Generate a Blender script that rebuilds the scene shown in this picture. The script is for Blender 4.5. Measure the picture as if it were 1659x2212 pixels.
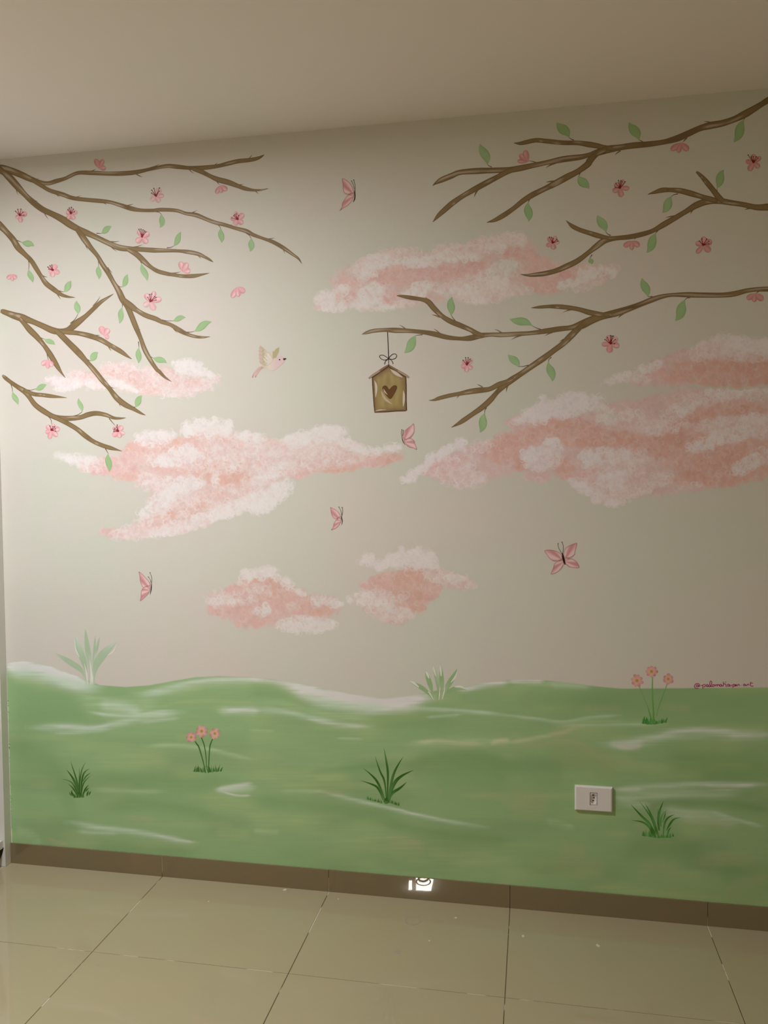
import bpy, bmesh, math, random
import numpy as np
from mathutils import Vector, Matrix
from mathutils.geometry import delaunay_2d_cdt

for o in list(bpy.data.objects): bpy.data.objects.remove(o)
S = bpy.context.scene
COL = S.collection
rnd = random.Random(7)
NR = np.random.RandomState(11)

# ------------------------------------------------------------------ camera, world, light, exposure
W_, H_ = 1659, 2212
F_PX, YAW, PITCH, ROLL = 1718.2, -0.18647, -0.04113, -0.00842
CAM_D, CAM_Z = 2.5357, 1.3799          # camera distance from the mural wall, height over the floor
ROOM_H, BASE_H = 2.5097, 0.0737
cy_, sy_ = math.cos(YAW), math.sin(YAW); cp_, sp_ = math.cos(PITCH), math.sin(PITCH)
FW = Vector((sy_*cp_, cy_*cp_, sp_))
R0 = FW.cross(Vector((0, 0, 1))).normalized(); U0 = R0.cross(FW)
c_, s_ = math.cos(ROLL), math.sin(ROLL)
RT = R0*c_ + U0*s_; UP = U0*c_ - R0*s_
cam = bpy.data.cameras.new('camera'); camo = bpy.data.objects.new('camera', cam); COL.objects.link(camo)
camo.matrix_world = Matrix(((RT.x, UP.x, -FW.x, 0), (RT.y, UP.y, -FW.y, -CAM_D), (RT.z, UP.z, -FW.z, CAM_Z), (0, 0, 0, 1)))
cam.sensor_fit = 'VERTICAL'; cam.sensor_height = 36.0; cam.lens = 36.0*F_PX/H_
cam.clip_start = 0.02
S.camera = camo

wd = bpy.data.worlds.new('world'); S.world = wd; wd.use_nodes = True
wd.node_tree.nodes['Background'].inputs[0].default_value = (0.9, 0.95, 1, 1)
wd.node_tree.nodes['Background'].inputs[1].default_value = 0.02
S.view_settings.view_transform = 'Standard'; S.view_settings.look = 'None'
S.view_settings.gamma = 1.0; S.view_settings.use_curve_mapping = False
S.view_settings.exposure = 0.0

LAMP_XY = (-1.55, -1.31)
LAMP_W = 44.0
def area(name, loc, size, watt, col, rot=(0, 0, 0)):
    l = bpy.data.lights.new(name, 'AREA'); l.shape = 'SQUARE'; l.size = size; l.energy = watt; l.color = col
    o = bpy.data.objects.new(name, l); o.location = loc; o.rotation_euler = rot; COL.objects.link(o)
    return o
area('lamp_light', (LAMP_XY[0], LAMP_XY[1], ROOM_H-0.035), 0.22, LAMP_W, (0.98, 0.975, 1.0))

# ------------------------------------------------------------------ materials
def lin(c):
    c = c/255.0
    return c/12.92 if c <= 0.04045 else ((c+0.055)/1.055)**2.4
WALL_ALB = (0.70, 0.675, 0.615)
def P(r, g, b, ref=(210, 206, 190)):
    """paint colour: how it looks next to bare wall that looks like ref"""
    return tuple(min(0.88, lin(v)/lin(q)*w) for v, q, w in zip((r, g, b), ref, WALL_ALB))

def mat(name, base, rough=0.6, spec=0.3, metal=0.0):
    m = bpy.data.materials.new(name); m.use_nodes = True
    b = m.node_tree.nodes['Principled BSDF']
    b.inputs['Base Color'].default_value = (*base, 1); b.inputs['Roughness'].default_value = rough
    b.inputs['Specular IOR Level'].default_value = spec; b.inputs['Metallic'].default_value = metal
    return m
def noise_mat(name, c1, c2, scale, rough=0.6, spec=0.3, detail=3, bump=0.0, bscale=200, lo=.35, hi=.65, mapscale=None):
    m = mat(name, c1, rough, spec); nt = m.node_tree; b = nt.nodes['Principled BSDF']
    tc = nt.nodes.new('ShaderNodeTexCoord'); n = nt.nodes.new('ShaderNodeTexNoise')
    mp = nt.nodes.new('ShaderNodeMapping'); nt.links.new(tc.outputs['Object'], mp.inputs[0])
    if mapscale: mp.inputs['Scale'].default_value = mapscale
    nt.links.new(mp.outputs[0], n.inputs['Vector'])
    n.inputs['Scale'].default_value = scale; n.inputs['Detail'].default_value = detail
    cr = nt.nodes.new('ShaderNodeValToRGB'); cr.color_ramp.elements[0].position = lo; cr.color_ramp.elements[1].position = hi
    cr.color_ramp.elements[0].color = (*c1, 1); cr.color_ramp.elements[1].color = (*c2, 1)
    nt.links.new(n.outputs['Fac'], cr.inputs[0]); nt.links.new(cr.outputs[0], b.inputs['Base Color'])
    if bump:
        n2 = nt.nodes.new('ShaderNodeTexNoise'); n2.inputs['Scale'].default_value = bscale; n2.inputs['Detail'].default_value = 4
        nt.links.new(mp.outputs[0], n2.inputs['Vector'])
        bp = nt.nodes.new('ShaderNodeBump'); bp.inputs['Strength'].default_value = bump; bp.inputs['Distance'].default_value = 0.002
        nt.links.new(n2.outputs['Fac'], bp.inputs['Height']); nt.links.new(bp.outputs[0], b.inputs['Normal'])
    return m
M_WALL = noise_mat('wall_paint', (0.72, 0.665, 0.62), (0.68, 0.69, 0.61), 2.2, 0.55, 0.25, bump=0.15, bscale=260)
M_PLAIN = noise_mat('side_wall_paint', (0.54, 0.45, 0.31), (0.52, 0.45, 0.30), 2.0, 0.6, 0.2)
M_CEIL = noise_mat('ceiling_paint', (0.92, 0.85, 0.82), (0.90, 0.855, 0.80), 1.6, 0.8, 0.1, bump=0.1, bscale=180)
M_TILE = noise_mat('porcelain_floor', (0.41, 0.345, 0.22), (0.40, 0.355, 0.23), 3.0, 0.01, 0.6, detail=2)
M_SKIRT = noise_mat('porcelain_skirting', (0.215, 0.160, 0.085), (0.205, 0.160, 0.088), 6.0, 0.005, 1.0, detail=2)
M_GROUT = noise_mat('grout', (0.075, 0.055, 0.03), (0.75, 0.72, 0.62), 7.0, 0.8, 0.1, detail=4, lo=.53, hi=.57)
M_WHITE = mat('white_lacquer', (0.72, 0.71, 0.66), 0.35, 0.4)
M_PLATE = mat('white_plastic', (0.78, 0.75, 0.74), 0.3, 0.4)
M_DARK = mat('dark_gap', (0.02, 0.015, 0.01), 0.6)
M_SHADE = mat('grey_plastic', (0.22, 0.20, 0.18), 0.4)

def paint_mat():
    # thin washes let the wall colour show: the wall's own paint nodes mixed with the brushed colour
    m = M_WALL.copy(); m.name = 'mural_paint'; nt = m.node_tree
    b = nt.nodes['Principled BSDF']
    a = nt.nodes.new('ShaderNodeAttribute'); a.attribute_name = 'Col'
    wallcol = b.inputs['Base Color'].links[0].from_socket
    mx = nt.nodes.new('ShaderNodeMix'); mx.data_type = 'RGBA'
    nt.links.new(a.outputs['Alpha'], mx.inputs['Factor']); nt.links.new(wallcol, mx.inputs[6]); nt.links.new(a.outputs['Color'], mx.inputs[7])
    nt.links.new(mx.outputs[2], b.inputs['Base Color'])
    return m
M_PAINT = paint_mat()
def emit(name, col, st):
    m = bpy.data.materials.new(name); m.use_nodes = True; nt = m.node_tree
    nt.nodes.clear(); e = nt.nodes.new('ShaderNodeEmission'); o = nt.nodes.new('ShaderNodeOutputMaterial')
    e.inputs[0].default_value = (*col, 1); e.inputs[1].default_value = st; nt.links.new(e.outputs[0], o.inputs[0]); return m
M_GLOW = emit('lamp_diffuser', (1, 0.96, 0.88), 9.0)

# ------------------------------------------------------------------ object helpers
def tag(o, label=None, cat=None, group=None, kind=None):
    if label: o['label'] = label
    if cat: o['category'] = cat
    if group: o['group'] = group
    if kind: o['kind'] = kind
    return o
def mobj(name, verts, faces, m, parent=None, cols=None, smooth=False):
    me = bpy.data.meshes.new(name); me.from_pydata([tuple(v) for v in verts], [], faces)
    me.materials.append(m)
    if cols is not None:
        at = me.color_attributes.new('Col', 'FLOAT_COLOR', 'POINT')
        arr = np.ones((len(verts), 4), np.float32); c = np.asarray(cols, np.float32); arr[:, :c.shape[1]] = c
        at.data.foreach_set('color', arr.ravel())
    if smooth: me.polygons.foreach_set('use_smooth', [True]*len(me.polygons))
    me.update()
    o = bpy.data.objects.new(name, me); COL.objects.link(o)
    if parent: o.parent = parent; o.matrix_parent_inverse = parent.matrix_basis.inverted()
    return o
def empty(name, loc):
    o = bpy.data.objects.new(name, None); o.location = loc; o.empty_display_size = 0.05; COL.objects.link(o); return o
def box(name, lo, hi, m, parent=None, bevel=0.0):
    bm = bmesh.new(); bmesh.ops.create_cube(bm, size=1)
    for v in bm.verts: v.co = Vector([lo[i] + (v.co[i]+0.5)*(hi[i]-lo[i]) for i in range(3)])
    if bevel: bmesh.ops.bevel(bm, geom=bm.edges[:], offset=bevel, segments=2, affect='EDGES')
    me = bpy.data.meshes.new(name); bm.to_mesh(me); bm.free(); me.materials.append(m)
    o = bpy.data.objects.new(name, me); COL.objects.link(o)
    if parent: o.parent = parent; o.matrix_parent_inverse = parent.matrix_basis.inverted()
    return o

# ------------------------------------------------------------------ the room
XL, XR, YB = -2.45, 1.35, -5.7
T = 0.12
tag(box('wall_front', (XL-T, 0, -0.05), (XR+T, T, ROOM_H+0.05), M_WALL), kind='structure')
tag(box('wall_left', (XL-T, YB, -0.05), (XL, 0, ROOM_H+0.05), M_PLAIN), kind='structure')
tag(box('wall_right', (XR, YB, -0.05), (XR+T, 0, ROOM_H+0.05), M_PLAIN), kind='structure')
tag(box('wall_back', (XL-T, YB-T, -0.05), (XR+T, YB, ROOM_H+0.05), M_PLAIN), kind='structure')
tag(box('ceiling', (XL-T, YB-T, ROOM_H), (XR+T, T, ROOM_H+0.15), M_CEIL), kind='structure')
floor = tag(box('floor', (XL-T, YB-T, -0.12), (XR+T, T, -0.0012), M_GROUT), kind='structure')
TX0, TS, ROW0 = -1.2764, 0.6, 0.4529
G = 0.0008
ix = 0
xs = [XL] + [TX0 + TS*k for k in range(-1, 5) if XL+0.02 < TX0+TS*k < XR-0.02] + [XR]
ys = [0.0] + [-(ROW0+TS*k) for k in range(0, 9) if ROW0+TS*k < -YB] + [YB]
def tile_mesh(name, lo, hi, m, parent):
    # thin slab with small chamfer
    x0, y0, z0 = lo; x1, y1, z1 = hi; b = 0.0010
    v = [(x0, y0, z0), (x1, y0, z0), (x1, y1, z0), (x0, y1, z0),
         (x0+b, y0+b, z1), (x1-b, y0+b, z1), (x1-b, y1-b, z1), (x0+b, y1-b, z1),
         (x0, y0, z1-b), (x1, y0, z1-b), (x1, y1, z1-b), (x0, y1, z1-b)]
    f = [(4, 5, 6, 7), (8, 9, 5, 4), (9, 10, 6, 5), (10, 11, 7, 6), (11, 8, 4, 7), (0, 1, 9, 8), (1, 2, 10, 9), (2, 3, 11, 10), (3, 0, 8, 11), (3, 2, 1, 0)]
    return mobj(name, v, f, m, parent)
for i in range(len(xs)-1):
    for j in range(len(ys)-1):
        tile_mesh('tile', (xs[i]+G, ys[j+1]+G, -0.0012), (xs[i+1]-G, ys[j]-G, 0.0), M_TILE, floor)
bb = tag(box('baseboard_front', (XL, -0.0042, 0), (XR, 0, BASE_H-0.0015), M_GROUT), kind='structure')
for i in range(len(xs)-1):
    a, b_ = xs[i]+G*0.9, xs[i+1]-G*0.9
    box('tile', (a, -0.0055, 0.0003), (b_, -0.0001, BASE_H), M_SKIRT, bb)
# skirting of the side and back walls
for nm, lo, hi in (('baseboard_left', (XL, YB+.006, 0), (XL+.0055, -.006, BASE_H)), ('baseboard_right', (XR-.0055, YB+.006, 0), (XR, -.006, BASE_H)),
                   ('baseboard_back', (XL+.006, YB, 0), (XR-.006, YB+.0055, BASE_H))):
    tag(box(nm, lo, hi, M_SKIRT), kind='structure')

# ------------------------------------------------------------------ photo pixel -> metres on the mural wall (the mural is flat paint on that wall)
def wall(x, y, yy=0.0):
    d = FW + RT*((x-829.5)/F_PX) - UP*((y-1106.0)/F_PX)
    t = (CAM_D+yy)/d.y
    return Vector((d.x*t, yy, CAM_Z + d.z*t))
def wall_np(x, y, yy):
    dx = FW.x + RT.x*((x-829.5)/F_PX) - UP.x*((y-1106.0)/F_PX)
    dy = FW.y + RT.y*((x-829.5)/F_PX) - UP.y*((y-1106.0)/F_PX)
    dz = FW.z + RT.z*((x-829.5)/F_PX) - UP.z*((y-1106.0)/F_PX)
    t = CAM_D/dy
    return np.stack([dx*t, np.full_like(x, yy, dtype=float), CAM_Z+dz*t], -1)
def to_photo(pts, crop):
    if crop is None: return [(p[0], p[1]) + tuple(p[2:]) for p in pts]
    ox, oy, s = crop
    return [(ox+p[0]/s, oy+p[1]/s) + tuple(q/s for q in p[2:3]) + tuple(p[3:]) for p in pts]

def catmull(pts, n):
    """smooth resample of tuples through the points"""
    P_ = np.array(pts, float)
    if len(P_) == 2:
        t = np.linspace(0, 1, n)[:, None]; return P_[0]*(1-t)+P_[1]*t
    E = np.vstack([2*P_[0]-P_[1], P_, 2*P_[-1]-P_[-2]])
    out = []
    m = len(P_)-1
    for u in np.linspace(0, m-1e-9, n):
        i = int(u); t = u-i; a, b, c, d = E[i], E[i+1], E[i+2], E[i+3]
        out.append(0.5*((2*b)+(-a+c)*t+(2*a-5*b+4*c-d)*t*t+(-a+3*b-3*c+d)*t**3))
    return np.array(out)
def closed_curve(pts, n):
    P_ = np.array(pts, float); m = len(P_); out = []
    for u in np.linspace(0, m, n, endpoint=False):
        i = int(u); t = u-i; a, b, c, d = P_[(i-1) % m], P_[i % m], P_[(i+1) % m], P_[(i+2) % m]
        out.append(0.5*((2*b)+(-a+c)*t+(2*a-5*b+4*c-d)*t*t+(-a+3*b-3*c+d)*t**3))
    return np.array(out)

LU = 3e-5   # thickness of one coat of paint
class Paint:
    """collects flat painted shapes lying on the wall, in photo coordinates"""
    def __init__(s): s.v = []; s.f = []; s.c = []
    def ribbon(s, pts, layer, colfn, n=None, across=5, crop=None):
        p = to_photo(pts, crop)
        L = sum(math.hypot(p[i+1][0]-p[i][0], p[i+1][1]-p[i][1]) for i in range(len(p)-1))
        if n is None: n = max(6, int(L/3.0))
        q = catmull([(a[0], a[1], a[2]) for a in p], n)
        tan = np.gradient(q[:, :2], axis=0); ln = np.hypot(tan[:, 0], tan[:, 1]); ln[ln < 1e-6] = 1
        nrm = np.stack([-tan[:, 1]/ln, tan[:, 0]/ln], 1)
        b0 = len(s.v)
        for i in range(n):
            w = max(0.12, q[i, 2])*0.5
            for k in range(across):
                u = -1+2*k/(across-1)
                x, y = q[i, 0]+nrm[i, 0]*w*u, q[i, 1]+nrm[i, 1]*w*u
                s.v.append(wall(x, y, -layer*LU)); s.c.append(tuple(colfn(i/(n-1), u)) )
        for i in range(n-1):
            for k in range(across-1):
                a = b0+i*across+k; s.f.append((a, a+1, a+across+1, a+across))
        return s
    def fill(s, outline, layer, colfn, step=2.0, crop=None, smooth=True, n=None):
        p = to_photo(outline, crop)
        if smooth:
            L = sum(math.hypot(p[i][0]-p[i-1][0], p[i][1]-p[i-1][1]) for i in range(len(p)))
            o = closed_curve([a[:2] for a in p], n or max(16, int(L/1.5)))
        else: o = np.array([a[:2] for a in p])
        x0, y0 = o.min(0); x1, y1 = o.max(0)
        pts = [Vector((a[0], a[1])) for a in o]; N = len(pts)
        def inside(x, y):
            r = False; j = N-1
            for i in range(N):
                if (o[i, 1] > y) != (o[j, 1] > y) and x < (o[j, 0]-o[i, 0])*(y-o[i, 1])/(o[j, 1]-o[i, 1])+o[i, 0]: r = not r
                j = i
            return r
        def dist(x, y):
            a = o; b = np.roll(o, -1, 0); ab = b-a; ap = np.array([x, y])-a
            t = np.clip((ap*ab).sum(1)/np.maximum((ab*ab).sum(1), 1e-9), 0, 1)
            d = ap-ab*t[:, None]; return math.sqrt((d*d).sum(1).min())
        y = y0+step*0.5; k = 0
        while y < y1:
            x = x0+step*(0.5 if k % 2 else 0.9)
            while x < x1:
                if inside(x, y) and dist(x, y) > step*0.45: pts.append(Vector((x, y)))
                x += step
            y += step*0.9; k += 1
        vs, es, fs, *_ = delaunay_2d_cdt(pts, [(i, (i+1) % N) for i in range(N)], [], 1, 1e-4)
        b0 = len(s.v)
        for v in vs:
            d = dist(v[0], v[1])
            s.v.append(wall(v[0], v[1], -layer*LU)); s.c.append(tuple(colfn(v[0], v[1], d)))
        for f in fs:
            f = list(f)
            if len(f) == 3: s.f.append(tuple(b0+i for i in f))
        return s
    def dot(s, x, y, r, layer, col, crop=None):
        (x, y, r), = to_photo([(x, y, r)], crop)
        b0 = len(s.v); s.v.append(wall(x, y, -layer*LU)); s.c.append(col)
        for k in range(10):
            a = k*math.tau/10; s.v.append(wall(x+r*math.cos(a), y+r*math.sin(a), -layer*LU)); s.c.append(col)
        for k in range(10): s.f.append((b0, b0+1+k, b0+1+(k+1) % 10))
        return s
    def build(s, name, parent=None):
        # face the room (-y)
        f2 = []
        for f in s.f:
            a, b, c = s.v[f[0]], s.v[f[1]], s.v[f[2]]
            f2.append(f if (b-a).cross(c-a).y < 0 else tuple(reversed(f)))
        cols = [c if len(c) == 4 else (*c, 1.0) for c in s.c]
        return mobj(name, s.v, f2, M_PAINT, parent, cols)
def mix(a, b, t):
    t = max(0.0, min(1.0, t)); return tuple(x*(1-t)+y*t for x, y in zip(a, b))
def vnoise(x, y, seed=0):
    return 0.5+0.25*(math.sin(x*0.31+seed*1.7+math.sin(y*0.23+seed))+math.sin(y*0.41-seed*2.1+math.sin(x*0.17+seed*.6)*1.5))

# ------------------------------------------------------------------ raster painting (brush dabs) turned into coloured mesh cells
def smooth_noise(h, w, cell_y, cell_x, rs):
    gy, gx = int(h/cell_y)+3, int(w/cell_x)+3
    g = rs.rand(gy, gx); yy = np.arange(h)/cell_y; xx = np.arange(w)/cell_x
    i, j = yy.astype(int), xx.astype(int); a = yy-i; b = xx-j
    a = (a*a*(3-2*a))[:, None]; b = (b*b*(3-2*b))[None, :]
    return (g[np.ix_(i, j)]*(1-a)*(1-b)+g[np.ix_(i+1, j)]*a*(1-b)+g[np.ix_(i, j+1)]*(1-a)*b+g[np.ix_(i+1, j+1)]*a*b)
def grid_mesh(name, x0, y0, sx, sy, rgb, al, layer, thr=0.03, parent=None):
    h, w = al.shape
    X = x0+np.arange(w)*sx; Y = y0+np.arange(h)*sy
    XX, YY = np.meshgrid(X, Y)
    keep = al > thr
    cell = keep[:-1, :-1] | keep[1:, :-1] | keep[:-1, 1:] | keep[1:, 1:]
    used = np.zeros_like(keep)
    used[:-1, :-1] |= cell; used[1:, :-1] |= cell; used[:-1, 1:] |= cell; used[1:, 1:] |= cell
    idx = -np.ones((h, w), int); idx[used] = np.arange(used.sum())
    V = wall_np(XX[used], YY[used], -layer*LU)
    a = idx[:-1, :-1][cell]; b = idx[:-1, 1:][cell]; c = idx[1:, 1:][cell]; d = idx[1:, :-1][cell]
    Fc = np.stack([a, d, c, b], 1)
    me = bpy.data.meshes.new(name)
    me.vertices.add(len(V)); me.vertices.foreach_set('co', V.ravel())
    me.loops.add(Fc.size); me.loops.foreach_set('vertex_index', Fc.ravel().astype(np.int32))
    me.polygons.add(len(Fc)); me.polygons.foreach_set('loop_start', np.arange(0, Fc.size, 4, dtype=np.int32))
    me.materials.append(M_PAINT); me.update(calc_edges=True)
    at = me.color_attributes.new('Col', 'FLOAT_COLOR', 'POINT')
    C = np.concatenate([rgb[used], al[used][:, None]], 1).astype(np.float32)
    at.data.foreach_set('color', C.ravel())
    o = bpy.data.objects.new(name, me); COL.objects.link(o)
    if parent: o.parent = parent
    return o

PAL = {'w': (0.88, 0.825, 0.825), 'v': (0.85, 0.785, 0.80), 'g': (0.76, 0.73, 0.68), 'p': (0.83, 0.655, 0.64),
       'q': (0.80, 0.60, 0.575), 'k': (0.83, 0.555, 0.53), 'd': (0.81, 0.49, 0.475), 's': (0.81, 0.515, 0.45), 'o': (0.77, 0.45, 0.38)}
CS = 1.35
def cloud(label, crop, blobs, seed, step=CS, dabr=(5.0, 10.5), shift=(1, 1, 1), layer=5, group='pink clouds painted across the wall'):
    rs = np.random.RandomState(seed)
    ox, oy, s = crop
    B = []
    for b in blobs:
        t, x, y, rx, ry = b[:5]; rot = b[5] if len(b) > 5 else 0; st = b[6] if len(b) > 6 else 1.0
        B.append((t, ox+x/s, oy+y/s, rx/s, ry/s, math.radians(rot), st))
    pad = 14
    x0 = min(b[1]-max(b[3], b[4]) for b in B)-pad; x1 = min(1668, max(b[1]+max(b[3], b[4]) for b in B)+pad)
    y0 = min(b[2]-max(b[4], b[3]*abs(math.sin(b[5]))) for b in B)-pad; y1 = max(b[2]+max(b[4], b[3]*abs(math.sin(b[5]))) for b in B)+pad
    w, h = int((x1-x0)/step)+1, int((y1-y0)/step)+1
    rgb = np.zeros((h, w, 3)); rgb[:] = PAL['p']; al = np.zeros((h, w))
    gx = x0+np.arange(w)*step; gy = y0+np.arange(h)*step
    wob = smooth_noise(h, w, 9, 9, rs)-0.5; wob2 = smooth_noise(h, w, 4, 4, rs)-0.5
    for (t, bx, by, rx, ry, rot, st) in B:
        col = np.array(PAL[t])
        R = max(rx, ry)*1.35
        i0, i1 = max(0, int((by-R-y0)/step)), min(h, int((by+R-y0)/step)+1)
        j0, j1 = max(0, int((bx-R-x0)/step)), min(w, int((bx+R-x0)/step)+1)
        if i1 <= i0 or j1 <= j0: continue
        X, Y = np.meshgrid(gx[j0:j1]-bx, gy[i0:i1]-by)
        c, sn = math.cos(rot), math.sin(rot)
        u = (X*c+Y*sn)/rx; v = (-X*sn+Y*c)/ry
        rr = np.sqrt(u*u+v*v) + wob[i0:i1, j0:j1]*0.7 + wob2[i0:i1, j0:j1]*0.35
        a = np.clip((1.0-rr)/0.45, 0, 1); a = a*a*(3-2*a)*0.66*st
        A = al[i0:i1, j0:j1]
        na = A+a*(1-A); k = (a/np.maximum(na, 1e-4))[..., None]
        rgb[i0:i1, j0:j1] = rgb[i0:i1, j0:j1]*(1-k)+col*k; al[i0:i1, j0:j1] = na
    # dabs: little scumbled curls, all colours worked into each other over the whole cloud
    D_ = []
    for (t, bx, by, rx, ry, rot, st) in B:
        n = int(rx*ry*math.pi/(19 if t in 'wvg' else 14))+6; c, sn = math.cos(rot), math.sin(rot)
        for _ in range(n):
            rad = math.sqrt(rs.rand())*(1.0 if t in 'wvg' else 1.14); th = rs.rand()*math.tau
            px, py = rad*rx*math.cos(th), rad*ry*math.sin(th)
            D_.append((t, bx+px*c-py*sn, by+px*sn+py*c, st*(1.0 if rad < .95 else .75)))
    rank = {'q': 0, 'o': 1, 's': 1, 'd': 1.3, 'k': 1.5, 'p': 2.2, 'g': 2.6, 'v': 3.0, 'w': 3.2}
    D_.sort(key=lambda q: rank[q[0]]+rs.uniform(-1.1, 1.1))
    W3 = np.array(PAL['w'])
    for (t, dx, dy, st) in D_:
        light = t in 'wvpg'
        r = rs.uniform(*dabr)*(0.78 if light else 0.95)
        iy, jx = int((dy-y0)/step), int((dx-x0)/step)
        under = al[min(h-1, max(0, iy)), min(w-1, max(0, jx))]
        cc = np.array(PAL[t])*(1+rs.randn()*0.03)+rs.randn(3)*0.010
        if light and rs.rand() < .30: cc = cc*0.35+W3*0.67
        elif rs.rand() < .20: cc = cc*0.92
        stn = rs.uniform(.32, .92)*st*(0.5+0.5*min(1, under*1.6))
        ii0, ii1 = max(0, int((dy-r-y0)/step)), min(h, int((dy+r-y0)/step)+2)
        jj0, jj1 = max(0, int((dx-r-x0)/step)), min(w, int((dx+r-x0)/step)+2)
        if ii1 <= ii0 or jj1 <= jj0: continue
        Xd, Yd = np.meshgrid(gx[jj0:jj1]-dx, gy[ii0:ii1]-dy)
        D = np.hypot(Xd, Yd)/r; ang = np.arctan2(Yd, Xd); a0 = rs.rand()*math.tau; face = 0.5+0.5*np.cos(ang-a0)
        if rs.rand() < (.68 if light else .35):
            m = np.exp(-((D-0.72)/0.15)**2)*np.clip(face*1.7-.3, 0, 1)*1.25
            cc = cc*0.5+W3*(0.52 if light else .40)+(0 if light else np.array(PAL['k'])*.10)
        else:
            m = np.clip((1-D)/0.45, 0, 1)*(0.45+0.55*face)*.9
        m = np.clip(m*stn, 0, .9)
        A = al[ii0:ii1, jj0:jj1]; na = A+m*(1-A); k = (m/np.maximum(na, 1e-4))[..., None]
        rgb[ii0:ii1, jj0:jj1] = rgb[ii0:ii1, jj0:jj1]*(1-k)+cc*k; al[ii0:ii1, jj0:jj1] = na
    fine = (smooth_noise(h, w, 2.2, 2.2, rs)-.5)*0.05
    rgb = np.clip(rgb*(1+fine[..., None])*np.array(shift), 0, .88); al = np.clip((al-0.05)*1.12, 0, 1)
    o = grid_mesh('painted_cloud', x0, y0, step, step, rgb, al, layer)
    return tag(o, label, 'cloud', group)

# ------------------------------------------------------------------ meadow
TOPL = [(12, 1432), (20, 1431), (50, 1428.6), (78, 1431), (111, 1439.5), (145, 1453), (182, 1466.5), (216, 1480), (270, 1484), (321, 1480.6), (371, 1471.5), (422, 1463), (473, 1460.4),
        (540, 1463), (590, 1467.5), (658, 1479), (709, 1488.4), (759, 1499.6), (810, 1506), (844, 1507), (877, 1504), (911, 1498.6), (945, 1491), (1009, 1482.7), (1046, 1475), (1100, 1468.5),
        (1167, 1468.4), (1235, 1475.8), (1285, 1482.5), (1343, 1487.6), (1437, 1487), (1659, 1485), (1700, 1485)]
MREF = (176, 169, 150)
def mp(r, g, b): return np.array(P(r, g, b, MREF))
MC = {'W': mp(194, 195, 182), 'w': mp(168, 182, 152), 'l': mp(150, 170, 122), 'y': mp(152, 164, 108), 'd': mp(104, 136, 84), 'D': mp(94, 126, 70),
      't': mp(152, 150, 108), 'c': mp(176, 176, 134), 'P': mp(190, 180, 170), 'o': mp(134, 146, 92)}
M1, M2, M3 = (0, 1350, 2.9625), (540, 1400, 2.9625), (1100, 1400, 2.968)
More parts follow.
